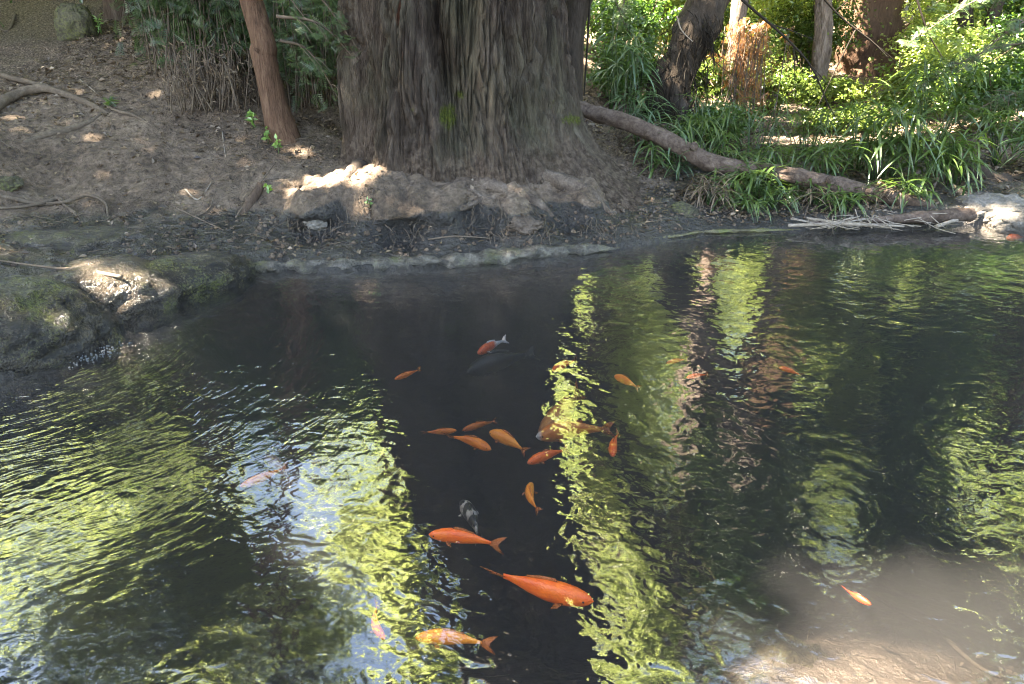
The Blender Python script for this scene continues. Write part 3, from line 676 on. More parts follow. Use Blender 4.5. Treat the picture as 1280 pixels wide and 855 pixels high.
# far-off wood closing the view
mb = MB(); n_ = 150000
th = rng.uniform(R(-66), R(66), n_); rr = rng.uniform(16.5, 25, n_); zz = rng.uniform(0, 1, n_) ** 1.25
hh = 12.5 + 4.5 * fbm(th * 4, 0.0, 0.0, 3)
pos = np.stack([rr * np.sin(th), rr * np.cos(th), .6 + zz * hh], -1)
kp = (fbm(pos[:, 0] * .5, pos[:, 1] * .5, pos[:, 2] * .5, 3) > -.12 + .10 * zz)
pos = pos[kp]
scatter(mb, pos, rng.uniform(.7, 1.3, len(pos)) * np.interp(pos[:, 2], [1, 4], [.13, .34]), rng.normal(size=pos.shape) + [0, 0, .6])
tag(mb.build('far_wood', M['leaf_lit'], None, False), 'far wall of sunlit green woodland behind the clearing', 'woodland', kind='stuff')

def blade(mb, p, d, L, w_, droop, seg=7, tint=0.0):
    d = np.asarray(d, float); d = d / np.linalg.norm(d)
    t = np.linspace(0, 1, seg); c = p + d * (L * t)[:, None] + np.array([0, 0, -1]) * (droop * L * t ** 2.2)[:, None]
    tg = np.gradient(c, axis=0); sd_ = np.cross(tg, [0, 0, 1]); sd_ /= np.linalg.norm(sd_, axis=1)[:, None] + 1e-9
    nrm = np.cross(sd_, tg); nrm /= np.linalg.norm(nrm, axis=1)[:, None] + 1e-9
    ww = w_ * np.sin(PI * np.clip(t * .93 + .07, 0, 1)) ** .75
    v = np.stack([c + sd_ * ww[:, None] * .5 + nrm * ww[:, None] * .18, c, c - sd_ * ww[:, None] * .5 + nrm * ww[:, None] * .18], 1).reshape(-1, 3)
    i = np.arange(seg - 1) * 3
    q = np.concatenate([np.stack([i, i + 1, i + 4, i + 3], -1), np.stack([i + 1, i + 2, i + 5, i + 4], -1)])
    mb.add(v, q, None, tint)
def sedge(label, loc, h, nst, spread, nb, L, m, w_=.02, lean=(0, 0), group='sedge clumps on the far bank', name='sedge_plant'):
    loc = np.asarray(loc, float); root = thing(name, label, 'plant', loc, group)
    st = MB(); bl = MB(); dd = MB()
    for k in range(nst):
        a = rng.uniform(0, 2 * PI); r_ = spread * math.sqrt(rng.random()); hh = h * rng.uniform(.45, 1.0)
        q4 = .4 if nst > 8 else 0.03; b0 = loc + [r_ * q4 * math.cos(a), r_ * q4 * math.sin(a), -.03]; tp = loc + np.array([r_ * math.cos(a) + lean[0], r_ * math.sin(a) + lean[1], hh])
        mid = lerp(b0, tp, .5) + [0, 0, .05]
        tube(st, [b0, mid, tp], (.006, .005, .003), 5, 8)
        for j in range(nb):
            f = rng.uniform(.35, 1) if j < nb * .45 else rng.uniform(.92, 1); q = smooth_path([b0, mid, tp], 20)[int(f * 19)]
            az = rng.uniform(0, 2 * PI); el = rng.uniform(-.1, .75)
            blade(bl if rng.random() > .14 else dd, q, (math.cos(az), math.sin(az), el), L * rng.uniform(.6, 1.2), w_ * rng.uniform(.7, 1.2), rng.uniform(.25, .9), tint=rng.random())
    st.build('stem', M['leaf_mid'], root); bl.build('blades', M[m], root, False)
    if dd.n > 21 * 34: dd.build('dead_blades', M['leaf_dry'], root, False)
for px, y, h, nst, sp_, nb, L, m, w_, lab in (
    (775, 7.6, .95, 10, .22, 11, .34, 'leaf_blue', .026, 'blue green reedy clump between the slim trunk and the leaning tree'),
    (800, 7.2, .55, 9, .22, 10, .30, 'leaf_blue', .024, 'drooping blue green clump above the left part of the log'),
    (760, 8.2, 1.15, 8, .25, 10, .32, 'leaf_sedge', .022, 'tall green reedy clump close to the slim trunk'),
    (815, 6.35, .26, 4, .10, 9, .22, 'leaf_sedge', .020, 'small bright clump beside the mossy foot of the redwood'),
    (850, 6.35, .30, 3, .10, 9, .24, 'leaf_blue', .014, 'feathery pale clump below the left part of the log'),
    (880, 7.4, .50, 12, .28, 9, .30, 'leaf_sedge', .016, 'grassy green clump under the leaning tree'),
    (900, 6.8, .34, 11, .25, 9, .28, 'leaf_sedge', .014, 'fine leaved clump behind the middle of the log'),
    (940, 7.2, .60, 12, .28, 9, .28, 'leaf_sedge', .014, 'tall fine leaved clump above the middle of the log'),
    (915, 6.05, .22, 7, .16, 9, .26, 'leaf_sedge', .018, 'dark green clump hanging below the log near the dark gap'),
    (960, 6.05, .26, 9, .18, 10, .30, 'leaf_sedge', .022, 'glossy green clump at the waterline below the log'),
    (1005, 6.1, .22, 8, .18, 9, .26, 'leaf_sedge', .020, 'glossy clump below the log left of the driftwood'),
    (1105, 6.5, .72, 13, .28, 12, .38, 'leaf_sedge', .026, 'large sedge clump with broad arching blades behind the log end'),
    (1075, 6.9, .62, 10, .26, 11, .34, 'leaf_sedge', .024, 'sedge clump just left of the largest one'),
    (1150, 6.4, .45, 10, .22, 11, .36, 'leaf_sedge', .025, 'sedge clump drooping towards the tip of the log'),
    (1160, 7.3, .90, 11, .30, 11, .36, 'leaf_sedge', .024, 'tall thin sedge clump reaching up before the conifer sprays'),
    (1245, 6.9, .50, 8, .22, 10, .36, 'leaf_sedge', .024, 'sedge clump behind the right shore rocks'),
    (1290, 6.6, .40, 8, .22, 10, .34, 'leaf_blue', .024, 'bluish sedge clump at the right edge'),
    (1215, 5.95, .10, 2, .05, 7, .16, 'leaf_blue', .012, 'little tuft growing on the right shore rock'),
    (1040, 6.4, .36, 11, .24, 10, .30, 'leaf_sedge', .020, 'leafy clump between the middle sedges and the sunny clearing'),
    (985, 6.5, .34, 11, .24, 10, .28, 'leaf_sedge', .018, 'leafy clump just above the middle of the log'),
    (860, 6.9, .40, 10, .26, 9, .30, 'leaf_sedge', .018, 'leafy clump before the foot of the leaning tree'),
    (1200, 6.3, .42, 11, .24, 11, .34, 'leaf_sedge', .022, 'sedge clump behind the short dark log'),
    (930, 6.4, .30, 11, .24, 10, .28, 'leaf_sedge', .018, 'dense grassy clump right behind the middle of the log'),
    (830, 6.75, .40, 10, .24, 10, .28, 'leaf_blue', .020, 'blue green clump behind the left third of the log'),
    (1010, 7.6, .45, 12, .30, 9, .30, 'leaf_sedge', .018, 'loose grassy clump in the sunny clearing'),
    (885, 5.85, .14, 10, .17, 10, .26, 'leaf_dry', .010, 'short dry brown clump right at the dark gap'),
    (925, 5.80, .13, 6, .15, 9, .22, 'leaf_sedge', .017, 'tufted clump at the waterline left of the log middle'),
    (975, 5.82, .13, 6, .15, 9, .22, 'leaf_sedge', .017, 'tufted clump touching the water below the log middle'),
    (1025, 5.85, .14, 10, .17, 10, .26, 'leaf_dry', .010, 'dry brown clump between log and water right of the middle'),
    (1070, 5.90, .13, 6, .15, 9, .22, 'leaf_sedge', .017, 'low clump before the driftwood sticks'),
    (1110, 5.95, .14, 10, .17, 10, .26, 'leaf_dry', .010, 'low dry brown clump under the outer half of the log'),
    (900, 6.10, .14, 10, .17, 10, .26, 'leaf_dry', .010, 'dry brown clump under the log near the dark gap'),
    (1000, 6.00, .13, 6, .15, 9, .22, 'leaf_sedge', .017, 'dense clump under the log beside the driftwood'),
    (1060, 5.75, .16, 7, .16, 9, .24, 'leaf_sedge', .016, 'small clump behind the bent driftwood twig'),
    (945, 5.72, .12, 7, .16, 9, .20, 'leaf_sedge', .014, 'tiny clump on the dark mud near the thin rim'),
    (1145, 5.9, .20, 8, .18, 9, .28, 'leaf_sedge', .018, 'clump right behind the tip of the log'),
    (890, 5.75, .16, 8, .14, 9, .22, 'leaf_dry', .010, 'withered brown clump in the dark gap'),
    (1130, 8.0, .95, 12, .32, 10, .34, 'leaf_sedge', .022, 'tall sedge rising behind the largest sedge')):
    x = PY(px, 200, y)[0]
    sedge(lab, G3(x, y), h, nst, sp_, nb, L, m, w_)

# conifer sprays: the branch reaching in from the right, and the one by the redwood's left side
def spray_branch(label, p0, p1, n, size, m='leaf_conifer', width=.35, sag=.15, name='conifer_branch', group=None):
    p0 = np.asarray(p0, float); p1 = np.asarray(p1, float)
    root = thing(name, label, 'branch', p0, group)
    st = MB(); cr = MB()
    mid = lerp(p0, p1, .5) + [0, 0, sag * .5]; e = p1 - [0, 0, sag]
    c = tube(st, [p0, mid, e], (.013, .009, .003), 5, 24)
    side = np.cross(e - p0, [0, 0, 1]); side /= np.linalg.norm(side) + 1e-9
    ax = (e - p0) / np.linalg.norm(e - p0)
    for k in range(n):
        f = rng.uniform(.15, 1); q = c[int(f * 23)]; s_ = rng.choice([-1, 1]); L = width * (1.15 - f) * rng.uniform(.5, 1.1)
        d = side * s_ + ax * .7 + [0, 0, rng.normal() * .25]; d /= np.linalg.norm(d)
        q1 = q + d * L - [0, 0, L * .2]
        tube(st, [q, lerp(q, q1, .5) + [0, 0, .02], q1], (.004, .003, .0015), 4, 5)
        m_ = max(3, int(L / size * 3.0)); tt = np.linspace(.15, 1, m_)[:, None]
        pos = q + (q1 - q) * tt + rng.normal(size=(m_, 3)) * .012
        sp_ = np.cross(np.cross(d[None] + rng.normal(size=(m_, 3)) * .45, np.array([0, 0, 1.0])), np.array([0, 0, 1.0])) * -1
        up = rng.normal(size=(m_, 3)) * .3 + [0, -.25, 1]
        scatter(cr, pos, size * rng.uniform(.7, 1.2, m_), up, SPRAY, SPRAY_T, None, -(d[None] + rng.normal(size=(m_, 3)) * .5))
    st.build('twig', M['twig'], root); cr.build('needles', M[m], root, False)
k = 0
for (a, b_, y, n, s_, lab) in (
    ((1330, -30), (1130, 40), 8.2, 40, .13, 'grey green conifer branch crossing the top right corner'),
    ((1330, 50), (1140, 95), 7.9, 40, .13, 'grey green conifer branch below the top right one'),
    ((1340, 110), (1170, 150), 7.6, 36, .12, 'grey green conifer branch drooping above the right sedges'),
    ((1290, -40), (1160, -5), 9.0, 26, .13, 'conifer branch high beside the background redwood'),
    ((1350, 10), (1200, 70), 7.2, 30, .12, 'nearest conifer branch at the right edge'),
    ((720, -60), (790, 30), 7.9, 14, .12, 'conifer branch hanging between slim trunk and leaning tree'),
    ((800, -50), (760, 70), 8.8, 14, .12, 'conifer branch hanging before the sunny shrub by the slim trunk'),
    ((330, -40), (450, 40), 5.7, 13, .10, 'dark conifer branch reaching across the left side of the redwood'),
    ((345, 20), (462, 72), 5.75, 12, .095, 'lower conifer branch ending before the redwood bark'),
    ((350, 50), (425, 105), 5.9, 9, .09, 'lowest conifer branch beside the slim reddish trunk'),
    ((290, -40), (390, 10), 6.2, 12, .10, 'conifer branch at the top edge beside the slim reddish trunk')):
    spray_branch(lab, PY(*a, y), PY(*b_, y + rng.uniform(-.3, .3)), n, s_, group='conifer branches')

# dry drooping shrub at the left
def droop_shrub(label, loc, n, hmin, hmax, wd, m, lm, leaves=14, lsz=.05):
    loc = np.asarray(loc, float); root = thing('drooping_shrub', label, 'shrub', loc, 'dark shrubs beside the trail')
    st = MB(); cr = MB()
    for k in range(n):
        a = rng.uniform(0, 2 * PI); hh = rng.uniform(hmin, hmax); r_ = wd * rng.uniform(.3, 1)
        b0 = loc + rng.normal(size=3) * [.18, .14, 0]; tp = b0 + [r_ * .5 * math.cos(a), r_ * .4 * math.sin(a), hh]
        e = b0 + [r_ * math.cos(a), r_ * .8 * math.sin(a) - .05, hh * rng.uniform(.05, .6)]
        c = tube(st, [b0, lerp(b0, tp, .6), tp, e], (.007, .006, .004, .0015), 4, 14, tint=rng.random())
        t = rng.integers(4, 14, leaves); pos = c[t] + rng.normal(size=(leaves, 3)) * .035
        scatter(cr, pos, rng.uniform(.5, 1.4, leaves) * lsz, rng.normal(size=(leaves, 3)) + [0, -.5, .3], *((SPRAY, SPRAY_T) if lsz > .07 else (THIN, LEAF_T)))
    st.build('stem', M[m], root); cr.build('foliage', M[lm], root, False)
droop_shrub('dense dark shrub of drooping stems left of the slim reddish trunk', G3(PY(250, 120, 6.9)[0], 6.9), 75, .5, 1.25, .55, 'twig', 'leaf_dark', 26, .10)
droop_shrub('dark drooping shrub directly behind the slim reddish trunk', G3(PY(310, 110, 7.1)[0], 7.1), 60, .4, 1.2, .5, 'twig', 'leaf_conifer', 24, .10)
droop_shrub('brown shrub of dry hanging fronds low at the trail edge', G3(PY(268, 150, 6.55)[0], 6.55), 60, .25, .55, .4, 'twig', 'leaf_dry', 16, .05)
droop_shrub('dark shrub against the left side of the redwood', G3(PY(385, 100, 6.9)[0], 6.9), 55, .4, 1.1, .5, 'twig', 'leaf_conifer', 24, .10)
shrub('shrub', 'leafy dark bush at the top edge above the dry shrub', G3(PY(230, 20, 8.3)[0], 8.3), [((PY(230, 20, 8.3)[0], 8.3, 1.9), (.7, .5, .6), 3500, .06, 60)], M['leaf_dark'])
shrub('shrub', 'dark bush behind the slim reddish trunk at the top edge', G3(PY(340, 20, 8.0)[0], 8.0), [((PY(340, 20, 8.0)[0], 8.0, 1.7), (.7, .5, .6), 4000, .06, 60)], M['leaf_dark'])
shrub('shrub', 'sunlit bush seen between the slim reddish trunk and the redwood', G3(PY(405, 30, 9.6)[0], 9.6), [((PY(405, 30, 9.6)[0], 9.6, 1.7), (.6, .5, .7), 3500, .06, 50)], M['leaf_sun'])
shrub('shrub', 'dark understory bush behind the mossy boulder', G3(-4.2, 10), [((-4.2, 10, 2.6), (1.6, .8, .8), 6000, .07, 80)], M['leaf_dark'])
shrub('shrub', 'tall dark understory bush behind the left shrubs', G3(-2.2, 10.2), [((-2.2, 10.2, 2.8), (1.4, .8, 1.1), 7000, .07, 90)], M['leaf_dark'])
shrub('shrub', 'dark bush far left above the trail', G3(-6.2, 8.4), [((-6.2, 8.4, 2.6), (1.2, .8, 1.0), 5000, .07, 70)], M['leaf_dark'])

# small sprouts
def sprout(label, px, py, h, nl, sz, m='leaf_bright', thin=False):
    g = HP(px, py); root = thing('seedling', label, 'plant', g, 'green seedlings on the bank')
    st = MB(); cr = MB(); tp = g + [rng.normal() * .02, -.01, h]
    tube(st, [g - [0, 0, .01], lerp(g, tp, .5) + [.008, 0, 0], tp], (.004, .003, .002), 5, 8)
    t = np.linspace(.35, 1, nl)[:, None]; pos = g + (tp - g) * t
    scatter(cr, pos, sz * rng.uniform(.7, 1.2, nl), rng.normal(size=(nl, 3)) * .5 + [0, -.6, .7], THIN if thin else LEAF, LEAF_T)
    st.build('stem', M['leaf_mid'], root); cr.build('leaves', M[m], root, False)
sprout('bright green seedling left of the foot of the slim reddish trunk', 316, 162, .14, 16, .06)
sprout('small upright seedling just below the slim reddish trunk', 335, 182, .13, 14, .045)
sprout('seedling with little leaves at the foot of the slim reddish trunk', 348, 193, .12, 16, .045)
sprout('lone green sprout above the leaning stub', 334, 242, .06, 8, .045)
sprout('green grassy tuft on the trail', 140, 133, .05, 40, .07, 'leaf_sedge', True)
sprout('tiny pale sprout under the sunlit bank', 463, 262, .05, 8, .035)
sprout('green fern frond beside the mossy boulder', 128, 45, .18, 22, .08, 'leaf_bright', True)

# ------------------------------------------------------------------ rocks
def rock(name, label, c, rad, m, amp=.22, fr=1.6, res=70, group=None, rotz=0.0, flat=0, cat='rock'):
    c = np.asarray(c, float); rad = np.asarray(rad, float)
    nu, nv = res, res // 2
    u = np.linspace(0, 2 * PI, nu, endpoint=False); v = np.linspace(-PI / 2, PI / 2, nv)
    U, V = np.meshgrid(u, v)
    d = np.stack([np.cos(V) * np.cos(U), np.cos(V) * np.sin(U), np.sin(V)], -1)
    s_ = 1 + .05 * fbm(d[..., 0] * 5 + c[0], d[..., 1] * 5, d[..., 2] * 5, 3) + amp * fbm(d[..., 0] * fr + c[0] * 3, d[..., 1] * fr + c[1] * 3, d[..., 2] * fr, 4) + .03 * fbm(d[..., 0] * 9, d[..., 1] * 9, d[..., 2] * 9, 3)
    p = np.sign(d) * np.abs(d) ** (.90) * s_[..., None] * rad
    cr_, sr = math.cos(rotz), math.sin(rotz)
    p = np.stack([p[..., 0] * cr_ - p[..., 1] * sr, p[..., 0] * sr + p[..., 1] * cr_, p[..., 2]], -1) + c
    i = np.arange(nv - 1)[:, None] * nu + np.arange(nu)[None]; i2 = np.arange(nv - 1)[:, None] * nu + (np.arange(nu)[None] + 1) % nu
    mb = MB(); mb.add(p.reshape(-1, 3), np.stack([i, i2, i2 + nu, i + nu], -1).reshape(-1, 4))
    o = mb.build(name, m); return tag(o, label, cat, group)
q = HP(92, 50); rock('boulder', 'mossy boulder high on the left bank', q + [0, .12, .12], (.21, .19, .21), M['rock_moss'], .2)
# wet spill rocks at the left
WG = 'wet rocks of the spill'
rock('wet_rock', 'nearest algae covered wet rock at the left edge', P(-20, 440, .0) + [0, .0, .0], (.62, .40, .33), M['rock_wet'], .11, 1.5, 140, WG, R(38))
rock('wet_rock', 'wet tan topped rock in the middle of the spill', P(125, 385, .0) + [0, .0, .0], (.44, .32, .26), M['rock_wet_tan'], .10, 1.5, 120, WG, R(30))
rock('wet_rock', 'long rounded wet rock at the pool end of the spill', P(215, 360, .02), (.50, .20, .18), M['rock_wet'], .08, 1.5, 120, WG, R(42))
rock('wet_rock', 'flat dark wet rock with a yellow lichen tip behind the others', P(90, 320, .04), (.62, .24, .17), M['rock_wet'], .16, 1.4, 120, WG, R(4))
rock('wet_rock', 'flat wet pale rock at the left edge behind the spill', P(-60, 345, .05), (.45, .32, .19), M['rock_wet_tan'], .16, 1.4, 100, WG, R(10))
# others
rock('rock', 'small pale rock at the foot of the sunlit bank', HP(397, 284) + [0, 0, .01], (.085, .06, .05), M['rock_grey'], .25)
rock('rock', 'flat dark rock on the mud below the redwood roots', HP(655, 286) + [0, 0, .005], (.12, .08, .05), M['root'], .35)
rock('rock', 'broad grey rock on the right shore', P(1235, 262, .06), (.34, .22, .13), M['rock_grey'], .2, 1.6, 90)
rock('rock', 'low grey rock at the right edge touching the water', P(1285, 278, .02), (.30, .16, .10), M['rock_grey'], .2, 1.6, 90)
rock('rock', 'mossy grey rock where the mud meets the dark gap', P(850, 272, .06), (.16, .14, .10), M['rock_moss'], .25, 1.6, 80)
rock('submerged_rock', 'yellowish algae rock under the shallow water at the lower right', P(985, 845, -.36), (.13, .12, .11), M['rock_bed'], .22, 1.8, 80)
rock('rock', 'low mossy clod of earth above the gnarled roots', HP(8, 232), (.10, .09, .05), M['rock_moss'], .3, 1.8, 60)

# pool edging
def strip(name, label, pxs, wd, ht, m, z=.03):
    mb = MB(); pp = [P(px, py, z) for px, py in pxs]
    tube(mb, pp, wd * rng.uniform(.7, 1.25, 40) * np.clip(np.minimum(np.arange(40), 39 - np.arange(40)) / 5, .08, 1), 14, 260, .6, 9, seed=wd * 100)
    v = mb.v[0]; mz = z + (v[:, 2] - z) * (ht / wd); v[:, 2] = mz
    return tag(mb.build(name, m), label, 'kerb')
strip('pool_edging', 'low pale stone edging with moss along the mud shore', [(285, 337), (340, 333), (420, 332), (500, 329), (580, 325), (650, 318), (720, 312), (775, 310)], .06, .045, M['rim'], .018)
strip('pool_edging', 'thin yellowish rim curving from the mud to the dark gap', [(640, 312), (700, 305), (770, 302), (830, 297), (875, 290), (900, 289), (950, 288), (1000, 287)], .018, .013, M['rim_thin'], .014)

# ------------------------------------------------------------------ fallen log, branches, roots, sticks
def stick(name, label, pts, rads, m, cat='stick', seg=8, n=None, rough=.25, group=None, forks=(), rf=8):
    pts = [np.asarray(p, float) for p in pts]
    mb = MB(); c = tube(mb, pts, rads, seg, n or len(pts) * 10, rough, rf, seed=pts[0][0] * 7)
    for f, off, r_ in forks:
        q = c[int(f * (len(c) - 1))]; off = np.asarray(off, float)
        tube(mb, [q, q + off * .5 + [0, 0, .01], q + off], (r_, r_ * .7, r_ * .3), 5, 8, rough)
    return tag(mb.build(name, m), label, cat, group)
droop_shrub('rusty dead fronds hanging in the sunlit clearing', G3(PY(925, 90, 9.0)[0], 9.0), 40, .7, 1.1, .35, 'twig', 'leaf_rust', 16, .09)
root = thing('fallen_log', 'long bare fallen log slanting from behind the redwood down to the water', 'log', PY(1172, 266, 5.75))
mb = MB()
LP = [PY(700, 128, 6.95), PY(740, 140, 6.8), PY(800, 160, 6.6), PY(850, 184, 6.45), PY(890, 204, 6.3), PY(960, 215, 6.15), PY(1020, 225, 6.0), PY(1080, 240, 5.9), PY(1130, 250, 5.8), PY(1160, 258, 5.78), PY(1174, 270, 5.78)]
tube(mb, LP, (.066, .068, .072, .074, .070, .066, .064, .066, .060, .052, .036), 20, 260, .22, 5)
mb.build('trunk', M['log'], root)
for px, py, y, r_ in ((808, 168, 6.52, .05), (868, 186, 6.34, .06), (1036, 227, 5.93, .055), (1085, 240, 5.82, .05), (1108, 243, 5.78, .045), (878, 202, 6.33, .045)):
    p = PY(px, py, y); mb = MB()
    for j in range(5):
        a = rng.normal(size=3) * .6 + [0, -.6, .4]; a /= np.linalg.norm(a)
        tube(mb, [p, p + a * r_ * .6, p + a * r_ * 1.0], (r_ * .55, r_ * .4, r_ * .12), 7, 8, .5, 20, seed=j * 3.1)
    mb.build('knot', M['log'], root)
stick('fallen_log', 'short dark log lying behind the right shore rocks', [PY(1190, 195, 6.6), PY(1225, 218, 6.45), PY(1262, 235, 6.35), PY(1290, 245, 6.3)], (.03, .07, .085, .085), M['bark_dark'], 'log', 14, 60, .3)
stick('driftwood', 'thick pinkish driftwood stem reaching the right shore rocks', [P(1010, 279, .05), P(1090, 276, .06), P(1150, 272, .08), P(1215, 268, .10)], (.012, .025, .05, .055), M['log'], 'driftwood', 12, 60, .3)
for i, (a, b_, c_, r_, lab) in enumerate((
    ((985, 282), (1060, 280), (1130, 283), .013, 'pale driftwood stick lying lowest at the waterline'),
    ((1000, 272), (1060, 280), (1120, 282), .014, 'pale driftwood stick crossing the lowest one'),
    ((1040, 268), (1075, 265), (1110, 276), .010, 'thin curved driftwood twig on top of the heap'),
    ((1050, 282), (1080, 262), (1100, 266), .009, 'thin upright driftwood twig in the heap'),
    ((1170, 283), (1220, 268), (1285, 256), .014, 'grey stick leaning on the right shore rocks'),
    ((1100, 270), (1140, 262), (1175, 268), .010, 'small twig under the log tip'),
    ((1035, 285), (1080, 274), (1090, 285), .008, 'bent twig at the left of the heap'))):
    stick('driftwood', lab, [P(*a, .05), P(*b_, .08), P(*c_, .06)], (r_, r_, r_ * .6), M['twig_pale'], 'driftwood', 7, 24, .25, 'driftwood sticks on the far shore')
# tangle of finest twigs
mb = MB()
for k in range(70):
    p = P(rng.uniform(1005, 1190), rng.uniform(266, 283), rng.uniform(.03, .10)); d = rng.normal(size=3) * [.12, .04, .03]
    tube(mb, [p - d, p + rng.normal(size=3) * .01, p + d], (.004, .004, .002), 4, 5)
tag(mb.build('twig_tangle', M['twig_pale']), 'tangle of fine dead twigs at the tip of the log', 'twigs', kind='stuff')
# thin bare branches hanging in the clearing
stick('bare_branch', 'long thin dark bare branch arching down through the clearing', [PY(905, -20, 7.6), PY(945, 15, 7.6), PY(985, 50, 7.6), PY(1015, 85, 7.6), PY(1035, 130, 7.6), PY(1054, 162, 7.6)], (.015, .013, .011, .009, .006, .003), M['twig_dark'], 'branch', 7, 60, .15, None,
      [(.45, (.1, 0, -.5), .007), (.6, (.25, .1, -.2), .006), (.75, (-.1, 0, -.3), .005), (.3, (.5, .1, -.15), .007)])
stick('bare_branch', 'dark bare branch slanting across the background redwood', [PY(1010, -25, 8.4), PY(1050, 20, 8.4), PY(1090, 52, 8.4), PY(1110, 72, 8.4)], (.012, .010, .008, .004), M['twig_dark'], 'branch', 7, 40, .15, None, [(.5, (-.3, 0, -.9), .008), (.7, (.5, .2, -.3), .006), (.3, (.4, .1, .3), .006)])
stick('bare_branch', 'thin dark branch dangling before the conifer sprays', [PY(1140, -20, 8.6), PY(1160, 40, 8.6), PY(1180, 75, 8.6)], (.012, .009, .004), M['twig_dark'], 'branch', 6, 30, .15)
stick('bare_branch', 'pale broken twig beside the dark leaning tree', [PY(846, 20, 8.0), PY(852, 38, 8.0), PY(866, 52, 8.0)], (.009, .008, .004), M['twig_pale'], 'branch', 6, 20, .15)
stick('bare_branch', 'thin stem hanging straight down beside the slim brown trunk', [PY(738, -10, 7.2), PY(734, 60, 7.2), PY(730, 120, 7.15)], (.012, .010, .008), M['twig_dark'], 'branch', 6, 30, .15)
def gstick(name, label, pxs, rads, m, lift=.0, **kw):
    pts = [HP(px, py) + [0, 0, lift + (pl[0] if pl else 0)] for px, py, *pl in pxs]
    return stick(name, label, pts, rads, m, **kw)
gstick('exposed_root', 'thick arching root across the trail at the left edge', [(-30, 160, .0), (0, 140, .04), (25, 125, .05), (55, 118, .05), (85, 124, .03), (115, 133, .01), (140, 143, -.02)], (.04, .042, .042, .036, .03, .026, .015), M['twig'], cat='root', seg=12, n=80, group='roots across the trail')
gstick('exposed_root', 'thin dark root above the thick one at the left edge', [(-25, 90, .03), (10, 100, .03), (35, 106, .02), (62, 108, .0)], (.024, .026, .024, .014), M['twig'], cat='root', seg=10, n=50, group='roots across the trail')
gstick('exposed_root', 'low half buried root below the thick one', [(30, 178, -.012), (60, 170, .0), (90, 163, .005), (118, 150, .0), (128, 142, -.01)], (.02, .026, .026, .02, .012), M['twig'], cat='root', seg=10, n=50, group='roots across the trail')
gstick('exposed_root', 'slender root right of the green tuft', [(135, 134, .0), (150, 142, .012), (168, 147, .012), (182, 152, -.005)], (.012, .014, .013, .007), M['twig'], cat='root', seg=8, n=40, group='roots across the trail')
gstick('exposed_root', 'gnarled pale roots above the wet rocks, main strand', [(-10, 246, .01), (20, 252, .02), (50, 258, .01), (75, 252, .02), (90, 266, .01), (100, 276, .0)], (.014, .018, .018, .016, .014, .008), M['twig'], cat='root', seg=8, n=60, group='gnarled roots above the wet rocks')
gstick('exposed_root', 'thin gnarled root looping just above the wet rocks', [(0, 264, .01), (30, 262, .015), (60, 256, .02), (70, 250, .02), (80, 258, .015), (95, 266, .0)], (.008, .010, .012, .012, .010, .005), M['twig'], cat='root', seg=8, n=60, group='gnarled roots above the wet rocks')
gstick('exposed_root', 'dark tangled root right of the gnarled pale ones', [(60, 258, .02), (85, 258, .03), (110, 250, .03), (132, 258, .02), (135, 270, .0)], (.010, .012, .012, .010, .006), M['twig'], cat='root', seg=8, n=50, group='gnarled roots above the wet rocks')
gstick('stub', 'leaning grey stub of an old branch below the lone sprout', [(302, 268, -.02), (315, 255, .02), (328, 240, .05)], (.036, .035, .030), M['bark_brown'], cat='stump', seg=12, n=24)
for pxs, r_, m, lab in (
    ([(295, 275), (318, 240), (345, 205)], .006, 'twig', 'straight twig leaning up the bank over the stub'),
    ([(278, 165), (281, 190), (285, 207)], .005, 'twig_pale', 'pale twig standing below the dry shrub'),
    ([(232, 238), (248, 250), (265, 230)], .006, 'twig_pale', 'bent pale twig on the mud path'),
    ([(215, 258), (235, 268), (280, 290)], .006, 'twig', 'long twig lying on the dark mud'),
    ([(248, 270), (262, 262), (270, 240)], .005, 'twig', 'small forked twig near the long one'),
    ([(435, 195), (455, 190), (470, 197)], .008, 'twig_pale', 'curled bleached twig above the sunlit bank'),
    ([(590, 228), (598, 222), (612, 236)], .010, 'twig_pale', 'pale stub end sticking out of the root mound'),
    ([(515, 262), (520, 272), (518, 288)], .010, 'twig_pale', 'short upright root peg under the mound'),
    ([(535, 300), (570, 296), (615, 300)], .006, 'twig', 'thin curved twig on the mud shore'),
    ([(100, 100), (112, 110), (122, 119)], .006, 'twig_pale', 'bleached twig on the trail near the green tuft'),
    ([(0, 178), (14, 186), (25, 193)], .006, 'twig', 'short twig at the left edge of the trail'),
    ([(175, 150), (190, 158), (198, 163)], .005, 'twig', 'small twig at the end of the slender root'),
    ([(180, 50), (200, 68), (215, 90)], .009, 'twig', 'leaning twig under the dry shrub'),
    ([(20, 20), (10, 40), (-10, 30)], .014, 'twig', 'dead branch at the top left corner'),
    ([(270, 318), (285, 330), (295, 345)], .007, 'twig_pale', 'twig dipping into the water at the end of the spill')):
    gstick('twig', lab, pxs, (r_, r_, r_ * .5), M[m], lift=r_ * .6, n=20, group='twigs on the bank')
stick('stick', 'flat broken stick lying on the wet tan rock', [P(-5, 325, .24), P(60, 334, .25), P(110, 339, .25), P(152, 346, .23)], (.004, .007, .013, .010), M['twig'], 'stick', 8, 40, .3)
gstick('twig', 'small twig on top of the mossy boulder side', [(110, 10), (105, 40), (118, 60)], (.008, .008, .005), M['twig'], lift=.01, n=20, group='twigs on the bank')

